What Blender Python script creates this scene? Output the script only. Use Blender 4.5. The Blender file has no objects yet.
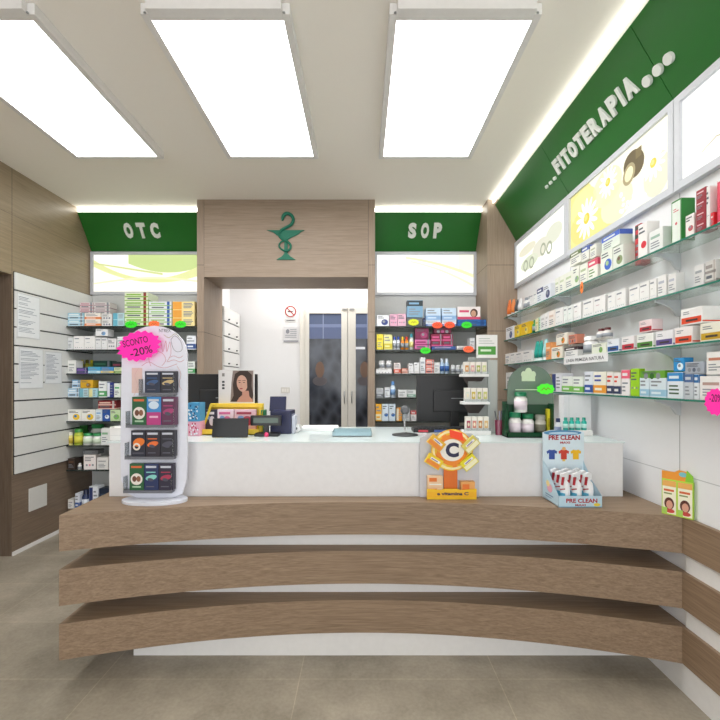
import bpy, bmesh, math, random
from mathutils import Vector, Matrix
random.seed(7)
PI = math.pi
F = 415.0; CX = 362.0; CY = 381.0; H = 1.43
def px(x, Y): return (x - CX) * Y / F
def pz(y, Y): return H + (CY - y) * Y / F
C = bpy.context.scene.collection
# ------------------------------------------------------------------ materials
MC = {}
def lin(h):
    h = h.lstrip('#'); v = [int(h[i:i+2], 16)/255 for i in (0, 2, 4)]
    return tuple([(c/12.92 if c <= .04045 else ((c+.055)/1.055)**2.4) for c in v] + [1])
def newmat(name):
    m = bpy.data.materials.new(name); m.use_nodes = True
    nt = m.node_tree; return m, nt, nt.nodes['Principled BSDF']
def col(h, rough=.45, metal=0, var=.04):
    k = (h, rough, metal)
    if k in MC: return MC[k]
    m, nt, b = newmat('paint_' + h.strip('#'))
    c = lin(h)
    tc = nt.nodes.new('ShaderNodeTexCoord'); n = nt.nodes.new('ShaderNodeTexNoise'); n.inputs['Scale'].default_value = 35
    mx = nt.nodes.new('ShaderNodeMix'); mx.data_type = 'RGBA'
    mx.inputs[6].default_value = tuple(x*(1-var) for x in c[:3]) + (1,)
    mx.inputs[7].default_value = tuple(min(1, x*(1+var)) for x in c[:3]) + (1,)
    nt.links.new(tc.outputs['Object'], n.inputs['Vector']); nt.links.new(n.outputs['Fac'], mx.inputs[0])
    nt.links.new(mx.outputs[2], b.inputs['Base Color'])
    b.inputs['Roughness'].default_value = rough; b.inputs['Metallic'].default_value = metal
    MC[k] = m; return m
def emis(h, s, name='lit'):
    if name == 'lit': s = s*.64
    k = ('e', h, s)
    if k in MC: return MC[k]
    m, nt, b = newmat(name); c = lin(h)
    b.inputs['Base Color'].default_value = (c[0]*.12, c[1]*.12, c[2]*.12, 1); b.inputs['Emission Color'].default_value = c
    b.inputs['Emission Strength'].default_value = s; b.inputs['Roughness'].default_value = .5
    MC[k] = m; return m
def wood(name, ca, cb, axis, rough=.5, sc=1.0):
    m, nt, b = newmat(name); L = nt.links
    tc = nt.nodes.new('ShaderNodeTexCoord'); mp = nt.nodes.new('ShaderNodeMapping')
    s = [34*sc, 34*sc, 34*sc]; s[axis] = 1.3*sc; mp.inputs['Scale'].default_value = s
    n = nt.nodes.new('ShaderNodeTexNoise'); n.inputs['Scale'].default_value = 2.2; n.inputs['Detail'].default_value = 9; n.inputs['Roughness'].default_value = .65
    n.inputs['Distortion'].default_value = .8
    mp2 = nt.nodes.new('ShaderNodeMapping'); s2 = [90.0, 90.0, 90.0]; s2[axis] = 3.0; mp2.inputs['Scale'].default_value = s2
    n2 = nt.nodes.new('ShaderNodeTexNoise'); n2.inputs['Scale'].default_value = 2.5; n2.inputs['Detail'].default_value = 3
    r = nt.nodes.new('ShaderNodeValToRGB'); r.color_ramp.elements[0].position = .28; r.color_ramp.elements[1].position = .75
    r.color_ramp.elements[0].color = lin(ca); r.color_ramp.elements[1].color = lin(cb)
    mm = nt.nodes.new('ShaderNodeMath'); mm.operation = 'MULTIPLY_ADD'; mm.inputs[1].default_value = .35
    ad = nt.nodes.new('ShaderNodeMath'); ad.operation = 'MULTIPLY'; ad.inputs[1].default_value = .68
    L.new(tc.outputs['Object'], mp.inputs[0]); L.new(mp.outputs[0], n.inputs['Vector'])
    L.new(tc.outputs['Object'], mp2.inputs[0]); L.new(mp2.outputs[0], n2.inputs['Vector'])
    L.new(n.outputs['Fac'], ad.inputs[0]); L.new(n2.outputs['Fac'], mm.inputs[0]); L.new(ad.outputs[0], mm.inputs[2])
    L.new(mm.outputs[0], r.inputs[0]); L.new(r.outputs[0], b.inputs['Base Color'])
    bp = nt.nodes.new('ShaderNodeBump'); bp.inputs['Strength'].default_value = .12; bp.inputs['Distance'].default_value = .002
    L.new(n2.outputs['Fac'], bp.inputs['Height']); L.new(bp.outputs[0], b.inputs['Normal'])
    b.inputs['Roughness'].default_value = rough; return m
def clear(name, h, alpha, rough=.03, gl=.12):
    m = bpy.data.materials.new(name); m.use_nodes = True; nt = m.node_tree; nt.nodes.clear(); L = nt.links
    o = nt.nodes.new('ShaderNodeOutputMaterial'); t = nt.nodes.new('ShaderNodeBsdfTransparent'); t.inputs[0].default_value = lin(h)
    g = nt.nodes.new('ShaderNodeBsdfGlossy'); g.inputs['Roughness'].default_value = rough
    d = nt.nodes.new('ShaderNodeBsdfDiffuse'); d.inputs[0].default_value = lin(h)
    a = nt.nodes.new('ShaderNodeMixShader'); a.inputs[0].default_value = alpha
    f = nt.nodes.new('ShaderNodeFresnel'); f.inputs[0].default_value = 1.45
    c = nt.nodes.new('ShaderNodeMixShader')
    mu = nt.nodes.new('ShaderNodeMath'); mu.operation = 'MULTIPLY'; mu.inputs[1].default_value = gl*6; mu.use_clamp = True
    L.new(t.outputs[0], a.inputs[1]); L.new(d.outputs[0], a.inputs[2]); L.new(f.outputs[0], mu.inputs[0]); L.new(mu.outputs[0], c.inputs[0])
    L.new(a.outputs[0], c.inputs[1]); L.new(g.outputs[0], c.inputs[2]); L.new(c.outputs[0], o.inputs[0]); return m
# ------------------------------------------------------------------ mesh builder
def fr(o, u=(1,0,0), v=(0,0,1)):
    """flat frame: origin, u to the right, v up; normal toward the viewer of the front"""
    u = Vector(u).normalized(); v = Vector(v).normalized(); n = u.cross(v)
    m = Matrix((u, v, n)).transposed().to_4x4(); m.translation = Vector(o); return m
_tx = {}
def text_geo(s, ext=0.0, off=0.0, space=1.0):
    k = (s, ext, off, space)
    if k in _tx: return _tx[k]
    cu = bpy.data.curves.new('t', 'FONT'); cu.body = s; cu.size = 1; cu.extrude = ext; cu.offset = off; cu.resolution_u = 3; cu.space_character = space
    ob = bpy.data.objects.new('t', cu); me = bpy.data.meshes.new_from_object(ob)
    vs = [v.co.copy() for v in me.vertices]; fs = [tuple(p.vertices) for p in me.polygons]
    bpy.data.objects.remove(ob); bpy.data.curves.remove(cu); bpy.data.meshes.remove(me)
    _tx[k] = (vs, fs); return _tx[k]
class MB:
    def __init__(s): s.bm = bmesh.new(); s.mats = []; s.M = Matrix.Identity(4)
    def mi(s, m):
        if m not in s.mats: s.mats.append(m)
        return s.mats.index(m)
    def _v(s, p): return s.bm.verts.new(s.M @ Vector(p))
    def face(s, pts, m, smooth=False):
        try: f = s.bm.faces.new([s._v(p) for p in pts])
        except ValueError: return
        f.material_index = s.mi(m); f.smooth = smooth; return f
    def box(s, x0, x1, y0, y1, z0, z1, m, bev=0.0, front=None):
        vs = [s._v(p) for p in ((x0,y0,z0),(x1,y0,z0),(x1,y1,z0),(x0,y1,z0),(x0,y0,z1),(x1,y0,z1),(x1,y1,z1),(x0,y1,z1))]
        q = [(0,3,2,1),(4,5,6,7),(0,1,5,4),(1,2,6,5),(2,3,7,6),(3,0,4,7)]
        fs = [s.bm.faces.new([vs[i] for i in a]) for a in q]; k = s.mi(m)
        for f in fs: f.material_index = k
        if front is not None: fs[2].material_index = s.mi(front)
        if bev:
            es = list({e for f in fs for e in f.edges})
            bmesh.ops.bevel(s.bm, geom=es, offset=bev, segments=2, affect='EDGES', profile=.6)
    def lathe(s, c, prof, m, n=20, ax=2, smooth=True):
        """prof: list of (r, h[, material])"""
        rings = []
        for p in prof:
            r, h = p[0], p[1]; ring = []
            for i in range(n):
                a = 2*PI*i/n; q = [r*math.cos(a), r*math.sin(a), h]
                if ax == 1: q = [q[0], q[2], q[1]]
                if ax == 0: q = [q[2], q[0], q[1]]
                ring.append(s._v((c[0]+q[0], c[1]+q[1], c[2]+q[2])))
            rings.append(ring)
        for j in range(len(rings)-1):
            mm = prof[j+1][2] if len(prof[j+1]) > 2 else m
            for i in range(n):
                a = rings[j]; b = rings[j+1]
                f = s.bm.faces.new((a[i], a[(i+1) % n], b[(i+1) % n], b[i])); f.material_index = s.mi(mm); f.smooth = smooth
        for ring in (rings[0], rings[-1]):
            f = s.bm.faces.new(ring); f.material_index = s.mi(m if ring is rings[0] else (prof[-1][2] if len(prof[-1]) > 2 else m))
    def cyl(s, c, r, h, m, n=20, ax=2): s.lathe(c, [(r, 0), (r, h)], m, n, ax)
    def tube(s, pts, r, m, n=10, closed=False):
        pts = [Vector(p) for p in pts]; N = len(pts); rings = []
        up = Vector((.123, .31, .9)).normalized()
        for i, p in enumerate(pts):
            a = pts[max(0, i-1)]; b = pts[min(N-1, i+1)]; t = (b-a)
            if t.length < 1e-9: t = Vector((0, 0, 1))
            t.normalize(); u = t.cross(up)
            if u.length < .05: u = t.cross(Vector((1, 0, 0)))
            u.normalize(); w = t.cross(u); rr = r[i] if isinstance(r, (list, tuple)) else r
            rings.append([s._v(p + u*rr*math.cos(2*PI*k/n) + w*rr*math.sin(2*PI*k/n)) for k in range(n)])
        for j in range(N-1):
            for k in range(n):
                f = s.bm.faces.new((rings[j][k], rings[j][(k+1) % n], rings[j+1][(k+1) % n], rings[j+1][k])); f.material_index = s.mi(m); f.smooth = True
        for g in (rings[0], rings[-1]):
            f = s.bm.faces.new(g); f.material_index = s.mi(m)
    def poly(s, fm, pts, m, off=0.0006):
        f = [fm @ Vector((p[0], p[1], off)) for p in pts]; s.face(f, m)
    def rect(s, fm, x0, y0, x1, y1, m, off=0.0006): s.poly(fm, [(x0,y0),(x1,y0),(x1,y1),(x0,y1)], m, off)
    def disc(s, fm, x, y, rx, ry, m, off=.0006, n=20, rot=0):
        c, sn = math.cos(rot), math.sin(rot)
        s.poly(fm, [(x+c*rx*math.cos(2*PI*i/n)-sn*ry*math.sin(2*PI*i/n), y+sn*rx*math.cos(2*PI*i/n)+c*ry*math.sin(2*PI*i/n)) for i in range(n)], m, off)
    def ring(s, fm, x, y, r0, r1, m, off=.0006, n=28):
        for i in range(n):
            a, b = 2*PI*i/n, 2*PI*(i+1)/n
            s.poly(fm, [(x+r0*math.cos(a), y+r0*math.sin(a)), (x+r1*math.cos(a), y+r1*math.sin(a)), (x+r1*math.cos(b), y+r1*math.sin(b)), (x+r0*math.cos(b), y+r0*math.sin(b))], m, off)
    def line(s, fm, pts, w, m, off=.0008):
        for a, b in zip(pts[:-1], pts[1:]):
            d = Vector((b[0]-a[0], b[1]-a[1]))
            if d.length < 1e-9: continue
            d.normalize(); n = Vector((-d.y, d.x))*w/2; d = d*w*.3
            s.poly(fm, [(a[0]-n.x-d.x, a[1]-n.y-d.y), (b[0]-n.x+d.x, b[1]-n.y+d.y), (b[0]+n.x+d.x, b[1]+n.y+d.y), (a[0]+n.x-d.x, a[1]+n.y-d.y)], m, off)
    def prism(s, fm, pts, d, m, side=None, z0=0.0):
        """polygon in frame plane, extruded toward +normal by d"""
        k = s.mi(m); ks = s.mi(side or m)
        a = [s._v(fm @ Vector((p[0], p[1], z0))) for p in pts]; b = [s._v(fm @ Vector((p[0], p[1], z0+d))) for p in pts]
        f = s.bm.faces.new(b); f.material_index = k
        f = s.bm.faces.new(a[::-1]); f.material_index = k
        n = len(pts)
        for i in range(n):
            f = s.bm.faces.new((a[i], a[(i+1) % n], b[(i+1) % n], b[i])); f.material_index = ks
    def text(s, fm, t, x, y, h, m, w=None, ext=0.0, off=.0009, bold=.0, align='c', space=1.0, rot=0):
        vs, fs = text_geo(t, ext/h*1.4 if ext else 0, bold, space)
        if not vs: return
        xs = [v.x for v in vs]; ys = [v.y for v in vs]; W = max(xs)-min(xs); Hh = max(ys)-min(ys)
        sy = h/Hh; sx = (w/W) if w else sy; x0 = min(xs); y0 = min(ys)
        ax = {'c': -W*sx/2, 'l': 0}[align]; ce, sn = math.cos(rot), math.sin(rot)
        vv = []
        for v in vs:
            a = (v.x-x0)*sx+ax; b = (v.y-y0)*sy - (h/2 if rot else 0)
            zz = off + (ext if v.z > 1e-6 else 0)
            vv.append(s._v(fm @ Vector((x+ce*a-sn*b, y+sn*a+ce*b, zz))))
        k = s.mi(m)
        for f in fs:
            try: g = s.bm.faces.new([vv[i] for i in f]); g.material_index = k
            except ValueError: pass
    def build(s, name, parent=None, local=False, fix=True):
        me = bpy.data.meshes.new(name)
        o = bpy.data.objects.new(name, me)
        if fix and s.mats: pass
        if parent is not None:
            if not local:
                s.bm.transform(WM(parent).inverted())
            o.parent = parent
        elif not local:
            vs = [v.co for v in s.bm.verts]
            c = Vector(((min(v.x for v in vs)+max(v.x for v in vs))/2, (min(v.y for v in vs)+max(v.y for v in vs))/2, min(v.z for v in vs)))
            s.bm.transform(Matrix.Translation(-c)); o.location = c
        s.bm.to_mesh(me); s.bm.free()
        for m in s.mats: me.materials.append(m)
        C.objects.link(o); return o
def WM(o):
    m = Matrix.Translation(o.location) @ o.rotation_euler.to_matrix().to_4x4()
    return (WM(o.parent) @ m) if o.parent else m
def tag(o, label=None, cat=None, group=None, kind=None):
    if label:
        assert 4 <= len(label.split()) <= 16, label
        o['label'] = label
    if cat: o['category'] = cat
    if group: o['group'] = group
    if kind: o['kind'] = kind
    return o
def thing(name, label, cat, loc=(0,0,0), rz=0, group=None):
    o = bpy.data.objects.new(name, None); o.empty_display_size = .05; C.objects.link(o)
    o.location = loc; o.rotation_euler = (0, 0, rz); return tag(o, label, cat, group)
def struct(name, mb, parent=None):
    o = mb.build(name, parent)
    if parent is None: o['kind'] = 'structure'
    return o
# ------------------------------------------------------------------ palette
WHITE = col('#e9e8e6', .5); WALLW = col('#ebecee', .7, var=.01); CEIL = col('#f6f1e8', .85, var=.01)
SATIN = col('#e4e3e4', .25); GREEN = col('#1f6a24', .32); LETTER = col('#e2e6e0', .6)
BLACK = col('#141416', .4); DARK = col('#2a2c2e', .45); STEEL = col('#b9bcbe', .3, .9); NAVY = col('#1d2146', .45)
W_LEDGE = wood('oak_ledge', '#705a45', '#a68e75', 0)
W_LEDGEY = wood('oak_ledge_side', '#705a45', '#a68e75', 1)
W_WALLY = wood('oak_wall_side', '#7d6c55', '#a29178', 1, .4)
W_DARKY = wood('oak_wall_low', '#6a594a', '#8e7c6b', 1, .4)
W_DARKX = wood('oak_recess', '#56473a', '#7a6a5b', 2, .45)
W_PORT = wood('oak_portal', '#84715f', '#a89684', 0)
W_PORTZ = wood('oak_post', '#84715f', '#a89684', 2)
GLASS = clear('shelf_glass', '#f3f8f6', .04, gl=.06); GEDGE = col('#2f7d6b', .15)
DGLASS = clear('smoked_glass', '#c8cecc', .10); DEDGE = col('#2b3331', .2)
ACRYL = clear('acrylic', '#eef2f4', .12); ACRYLG = clear('green_acrylic', '#a4b8aa', .4)
SEAM = col('#4a4036', .7)
XW = 1.49; XL = -2.86; HC = 1.74; CZ = H + HC; YP = 3.98; YB = 4.40
# ------------------------------------------------------------------ structure
def floor_mat():
    m, nt, b = newmat('stone_tile'); L = nt.links
    tc = nt.nodes.new('ShaderNodeTexCoord'); mp = nt.nodes.new('ShaderNodeMapping')
    mp.inputs['Location'].default_value = (.30, -1.991, 0)
    br = nt.nodes.new('ShaderNodeTexBrick'); br.offset = 0; br.inputs['Scale'].default_value = 1
    br.inputs['Brick Width'].default_value = .953; br.inputs['Row Height'].default_value = .471; br.inputs['Mortar Size'].default_value = .0024
    br.inputs['Mortar Smooth'].default_value = .3
    br.inputs['Color1'].default_value = (.93, .93, .93, 1); br.inputs['Color2'].default_value = (1.0, 1.0, 1.0, 1); br.inputs['Mortar'].default_value = (1.28, 1.25, 1.2, 1)
    n = nt.nodes.new('ShaderNodeTexNoise'); n.inputs['Scale'].default_value = 2.6; n.inputs['Detail'].default_value = 10; n.inputs['Roughness'].default_value = .6
    n2 = nt.nodes.new('ShaderNodeTexNoise'); n2.inputs['Scale'].default_value = 60; n2.inputs['Detail'].default_value = 4
    ad = nt.nodes.new('ShaderNodeMath'); ad.operation = 'MULTIPLY_ADD'; ad.inputs[1].default_value = .3
    r = nt.nodes.new('ShaderNodeValToRGB'); r.color_ramp.elements[0].position = .42; r.color_ramp.elements[1].position = .85
    r.color_ramp.elements[0].color = lin('#857d6e'); r.color_ramp.elements[1].color = lin('#b5ab9a')
    mx = nt.nodes.new('ShaderNodeMix'); mx.data_type = 'RGBA'; mx.blend_type = 'MULTIPLY'; mx.inputs[0].default_value = 1
    L.new(tc.outputs['Object'], mp.inputs[0]); L.new(mp.outputs[0], br.inputs['Vector'])
    L.new(tc.outputs['Object'], n.inputs['Vector']); L.new(tc.outputs['Object'], n2.inputs['Vector'])
    L.new(n2.outputs['Fac'], ad.inputs[0]); L.new(n.outputs['Fac'], ad.inputs[2]); L.new(ad.outputs[0], r.inputs[0])
    L.new(r.outputs[0], mx.inputs[6]); L.new(br.outputs['Color'], mx.inputs[7]); L.new(mx.outputs[2], b.inputs['Base Color'])
    b.inputs['Roughness'].default_value = .38; return m
b = MB(); b.box(-3.5, 1.7, -2.2, 6.3, -.08, 0, floor_mat()); o = b.build('floor', local=True); o['kind'] = 'structure'
b = MB(); b.box(-3.5, 1.7, -2.2, YB+.2, CZ, CZ+.1, CEIL); struct('ceiling', b)
b = MB(); b.box(-1.75, .75, YB+.2, 5.3, 2.92, 3.0, WALLW); struct('ceiling_back_room', b)
# left wall: timber above and below, doorway in front part
b = MB()
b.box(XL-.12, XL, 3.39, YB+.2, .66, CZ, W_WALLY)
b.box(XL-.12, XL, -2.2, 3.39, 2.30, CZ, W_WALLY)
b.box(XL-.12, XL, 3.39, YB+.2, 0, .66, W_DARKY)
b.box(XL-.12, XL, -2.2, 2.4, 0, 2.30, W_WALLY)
fl = fr((XL, 3.39, 0), (0, 1, 0))
for z in (2.79,): b.line(fl, [(-1.5, z), (1.2, z)], .002, SEAM)
b.line(fl, [(0, 2.30), (0, CZ)], .004, SEAM); 
struct('wall_left', b)
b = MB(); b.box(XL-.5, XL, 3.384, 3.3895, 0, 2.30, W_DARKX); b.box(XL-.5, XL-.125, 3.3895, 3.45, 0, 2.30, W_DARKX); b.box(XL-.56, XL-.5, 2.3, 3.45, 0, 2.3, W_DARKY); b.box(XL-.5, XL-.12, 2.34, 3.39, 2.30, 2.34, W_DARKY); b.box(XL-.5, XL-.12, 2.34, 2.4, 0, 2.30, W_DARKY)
struct('wall_left_recess', b)
b = MB(); b.box(XL, XL+.012, 3.39, YB-.45, 0, .03, WHITE); struct('baseboard_left', b)
b = MB(); b.box(XL, XL+.006, 3.56, 3.76, H-131*3.56/F, H-108*3.56/F, col('#d9d8d4', .5), .001)
tag(b.build('access_panel'), 'small blank white cover plate low on the dark timber wall', 'cover plate')
# slat wall
t = thing('slat_board', 'white slatted display board on left timber wall, dark grooves between slats', 'display board', (XL+.012, 3.7, .66))
n = 11; z0, z1 = .66, H+.899; dz = (z1-z0)/n
b = MB(); b.box(XL+.002, XL+.009, 3.40, YB-.02, z0, z1, DARK); b.build('backing', t)
for i in range(n):
    b = MB(); b.box(XL+.009, XL+.022, 3.40, YB-.02, z0+i*dz+.006, z0+(i+1)*dz-.006, col('#dfe0de', .4), .002); b.build('slat', t)
# notices on slat board
def notice(x0, x1, y0, y1, label, cols):
    X = XL+.0222; Ya = F*-X/(CX-x0); Yb = F*-X/(CX-x1)
    za = H+(CY-y0)*Ya/F; zb = H+(CY-y1)*Ya/F
    b = MB(); b.box(X, X+.003, Ya, Yb, zb, za, col('#d4d6d8', .4)); fm = fr((X+.003, Ya, zb), (0, 1, 0)); w = Yb-Ya; h = za-zb
    b.rect(fm, .008, .008, w-.008, h-.008, col('#e8ebee', .5), .0005)
    y = h-.03; 
    for k in range(cols):
        for i in range(int((h-.06)/.012)):
            if random.random() < .15: continue
            xx = .016+k*(w-.03)/cols; ww = (w-.05)/cols*random.uniform(.45, 1)
            b.rect(fm, xx, y-i*.012-.004, xx+ww, y-i*.012, col('#8b93a0', .6) if (i*7+k) % 9 else col('#4a5a78', .6), .001)
    o = b.build('notice_sheet'); tag(o, label, 'notice', 'notices on the slat board')
notice(16.6, 39.7, 292, 337, 'white printed notice sheet, highest on the slatted board', 1)
notice(18.6, 43, 347, 389, 'white printed notice, lower on slatted board, nearest the doorway', 1)
notice(44.5, 61.6, 351, 384, 'white printed notice, lower on slatted board, nearest the shelves', 1)
# right wall
b = MB(); b.box(XW, XW+.12, -2.2, YP+.4, 0, CZ, WALLW)
fw = fr((XW, 0, 0), (0, -1, 0))
for y in (.93, 1.945, 2.965): b.rect(fw, -y-.002, .75, -y+.002, H+.88, col('#9a9c9e', .6), .0008)
b.rect(fw, -3.9, .99, 2, .994, col('#c0c2c4', .6), .0008)
struct('wall_right', b)
# pillar right / portal
b = MB(); b.box(1.203, XW, YP, YB+.2, 0, CZ, W_PORTZ)
for y in (265, 331, 400): z = H+(CY-y)*YP/F; b.rect(fr((0, YP, 0)), 1.203, z-.002, XW, z+.002, SEAM); b.rect(fr((1.203, 0, 0), (0, -1, 0)), -YB, z-.002, -YP, z+.002, SEAM)
struct('wall_back_right', b)
xa, xb = px(197, YP), px(375, YP); xi, xj = px(204, YP), px(368.3, YP); zt = pz(277, YP)
b = MB()
b.box(xa, xi, YP, YB+.1, 0, CZ, W_PORTZ); b.box(xj, xb, YP, YB+.1, 0, CZ, W_PORTZ)
b.box(xi, xj, YP, YB+.1, zt, CZ, W_PORT)
fp = fr((0, YP, 0))
for x in (xi, xj): b.rect(fp, x-.0015, zt, x+.0015, CZ, SEAM)
for z in (pz(265, YP), pz(332, YP)): b.rect(fp, xa, z-.002, xi, z+.002, SEAM); b.rect(fp, xj, z-.002, xb, z+.002, SEAM)
z = pz(332, YP); b.rect(fr((xi, 0, 0), (0, 1, 0)), YP, z-.002, YB+.1, z+.002, SEAM)
struct('trim_1', b)
b = MB(); b.box(XL, xa, YB, YB+.1, 0, CZ, WALLW); b.box(xb, 1.203, YB, YB+.1, 0, CZ, WALLW); struct('wall_back', b)
# back room
YR = 5.14
b = MB(); b.box(-1.75, .75, YR, YR+.1, 0, 3.0, WALLW); b.box(-1.75, xi-.12, YB+.1, YR, 0, 3.0, WALLW); b.box(.65, .75, YB+.1, YR, 0, 3.0, WALLW); struct('wall_back_room', b)
def door(name, x0, x1, gx0, gx1, hinge):
    zt = H+.90; FRM = col('#dcdad2', .5)
    b = MB(); y0, y1 = YR-.045, YR-.005; g0, g1 = .3, H+.83
    b.box(x0, gx0, y0, y1, 0, zt, FRM, .003); b.box(gx1, x1, y0, y1, 0, zt, FRM, .003); b.box(gx0, gx1, y0, y1, 0, g0, FRM); b.box(gx0, gx1, y0, y1, g1, zt, FRM)
    o = struct(name, b)
    m, nt, p = newmat('pane_painted_reflection'); L = nt.links  # dark bluish glass, reflections painted into its colour as patches
    tc = nt.nodes.new('ShaderNodeTexCoord'); mp = nt.nodes.new('ShaderNodeMapping'); mp.inputs['Scale'].default_value = (5, 1, 3.5)
    n = nt.nodes.new('ShaderNodeTexVoronoi'); n.inputs['Scale'].default_value = 2.0
    r = nt.nodes.new('ShaderNodeValToRGB'); r.color_ramp.elements[0].color = lin('#15171d'); r.color_ramp.elements[1].color = lin('#4a4f5a'); r.color_ramp.elements[1].position = .9
    L.new(tc.outputs['Object'], mp.inputs[0]); L.new(mp.outputs[0], n.inputs['Vector']); L.new(n.outputs['Distance'], r.inputs[0]); L.new(r.outputs[0], p.inputs['Base Color'])
    p.inputs['Roughness'].default_value = .12
    b = MB(); b.box(gx0, gx1, y0+.014, y0+.022, g0, g1, m); f = fr((gx0, y0+.014, 0))
    w = gx1-gx0
    b.rect(f, 0, H+.70, w, g1, col('#4f5d7d', .3), .001); b.rect(f, 0, H+.66, w, H+.70, col('#7381a6', .3), .0015); b.rect(f, 0, H+.52, w, H+.66, col('#56648a', .3), .001)  # flat coloured bands and spots imitate the scene reflected in the glass
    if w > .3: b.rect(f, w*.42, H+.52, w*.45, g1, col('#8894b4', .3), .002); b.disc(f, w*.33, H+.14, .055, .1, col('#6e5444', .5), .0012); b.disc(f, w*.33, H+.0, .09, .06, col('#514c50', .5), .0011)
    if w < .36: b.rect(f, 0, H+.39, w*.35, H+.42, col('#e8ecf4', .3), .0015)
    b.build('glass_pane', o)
    s = 1 if hinge < 0 else -1; hx = (gx1+x1)/2 if hinge < 0 else (x0+gx0)/2
    b = MB(); z = pz(397, YR); b.tube([(hx, y0, z-.07), (hx, y0-.035, z-.065), (hx, y0-.035, z+.065), (hx, y0, z+.07)], .007, STEEL); b.build('pull_handle', o)
    b = MB(); b.box(hx-.03, hx+.03, y0-.015, y0, H+.875, H+.893, STEEL, .002); b.build('hinge', o)
    return o
door('door_1', -.70, -.178, px(309.6, YR), px(341.5, YR), -1)
door('door_2', -.172, .33, px(355.8, YR), .25, 1)
b = MB(); z = H+.90
b.box(-.765, -.702, YR-.03, YR, 0, z+.06, col('#e2e0d8', .5), .003); b.box(.332, .39, YR-.03, YR, 0, z+.06, col('#e2e0d8', .5), .003); b.box(-.702, .332, YR-.03, YR, z+.002, z+.06, col('#e2e0d8', .5), .003)
struct('trim_2', b)
# ------------------------------------------------------------------ lights
EM = emis('#ffffff', 7.5, 'led_diffuser')
def panel(x0, x1, y0, y1, label):
    t = thing('ceiling_light', label, 'ceiling light', ((x0+x1)/2, (y0+y1)/2, CZ-.055), 0, 'rectangular ceiling light panels')
    zb = H+1.69; b = MB(); e = .035; FR = col('#e6e4e2', .5)
    b.box(x0-e, x0, y0-e, y1+e, zb-.004, CZ-.001, FR, .002); b.box(x1, x1+e, y0-e, y1+e, zb-.004, CZ-.001, FR, .002)
    b.box(x0, x1, y0-e-.03, y0, zb-.004, CZ-.001, FR, .002); b.box(x0, x1, y1, y1+e, zb-.004, CZ-.001, FR, .002)
    for sx in (x0-.01, x1+.01): b.cyl((sx, y0-.045, zb-.007), .006, .004, STEEL, 10)
    b.build('frame', t)
    b = MB(); b.box(x0, x1, y0, y1, zb, zb+.006, EM); b.build('diffuser', t)
panel(-2.14, -1.54, 1.943, 3.12, 'white rectangular ceiling light panel nearest the left timber wall')
panel(-.984, -.367, 1.943, 3.12, 'white rectangular ceiling light panel in the middle, before the timber portal')
panel(.162, .794, 1.943, 3.12, 'white rectangular ceiling light panel nearest the green FITOTERAPIA band')
def cove(x0, x1, y0, y1, z0, z1, label):
    b = MB(); b.box(x0, x1, y0, y1, z0, z1, emis('#fffdf2', 6, 'cove_led')); tag(b.build('light_strip'), label, 'strip light', 'cove strip lights above the green signs')
cove(XL+.002, xa-.001, 4.17, 4.19, H+1.70, CZ-.002, 'glowing white strip light above the OTC sign')
cove(xb+.001, 1.202, 4.17, 4.19, H+1.70, CZ-.002, 'glowing white strip light above the SOP sign')
cove(1.252, 1.264, -.6, YP-.002, H+1.708, CZ-.002, 'long glowing white strip light above the FITOTERAPIA sign')
# ------------------------------------------------------------------ green fascias
def fascia(x0, x1, txt, tx, label):
    t = thing('sign_board', label, 'sign', ((x0+x1)/2, 4.25, H+1.364), 0, 'green category signs')
    A = (4.165, H+1.696); B = (4.388, H+1.364)
    b = MB(); L = math.hypot(B[0]-A[0], A[1]-B[1]); 
    u = Vector((1, 0, 0)); v = Vector((0, A[0]-B[0], A[1]-B[1])).normalized()
    fm = fr((x0, B[0], B[1]), u, v)
    b.prism(fm, [(0, 0), (x1-x0, 0), (x1-x0, L), (0, L)], .012, GREEN, z0=-.012); b.build('panel', t)
    b = MB(); n = len(txt)
    for i, ch in enumerate(txt):
        xx = tx[0]+(tx[1]-tx[0])*(i+.5)/n-x0
        b.text(fm, ch, xx, L*.36, L*.385, LETTER, w=(tx[1]-tx[0])/n*.64, ext=.012, bold=.06)
    b.build('lettering', t)
fascia(XL+.003, xa-.002, 'OTC', (px(122, 4.26), px(161.5, 4.26)), 'green slanted OTC sign board with raised white letters')
fascia(xb+.002, 1.201, 'SOP', (px(406, 4.26), px(444, 4.26)), 'green slanted SOP sign board with raised white letters')
GT = (1.275, H+1.69); GB = (1.487, H+1.325); GL = math.hypot(GB[0]-GT[0], GT[1]-GB[1])
t = thing('sign_board', 'long green slanted FITOTERAPIA sign board running along the right wall', 'sign', (1.4, 1.9, H+1.325), 0, 'green category signs')
vv = Vector((GT[0]-GB[0], 0, GT[1]-GB[1])).normalized()
def gframe(y): return fr((GB[0], y, GB[1]), (0, -1, 0), vv)
ys = [YP-.002, 2.965, 1.97, .95, -.6]
for a, c in zip(ys[:-1], ys[1:]):
    b = MB(); b.prism(gframe(a), [(0, 0), (a-c-.004, 0), (a-c-.004, GL), (0, GL)], .012, GREEN, z0=-.012); b.build('panel', t)
b = MB(); fg = gframe(3.0); s0 = GL*(1-.60)
for Y, s, r in ((3.135, .60, .012), (3.07, .60, .012), (3.005, .60, .012), (2.03, .60, .025), (1.957, .60, .025), (1.888, .60, .025)):
    c = [( (3.0-Y)+r*math.cos(2*PI*i/20), GL*(1-s)+.0+r*math.sin(2*PI*i/20)) for i in range(20)]
    b.prism(fg, c, .016, LETTER)
    b.build('dot', t); b = MB()
word = 'FITOTERAPIA'; wid = [.8, .5, .9, 1, .9, .85, 1, 1, .95, .5, 1.05]; tot = sum(wid); x = 3.0-2.955; LW = .875
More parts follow.
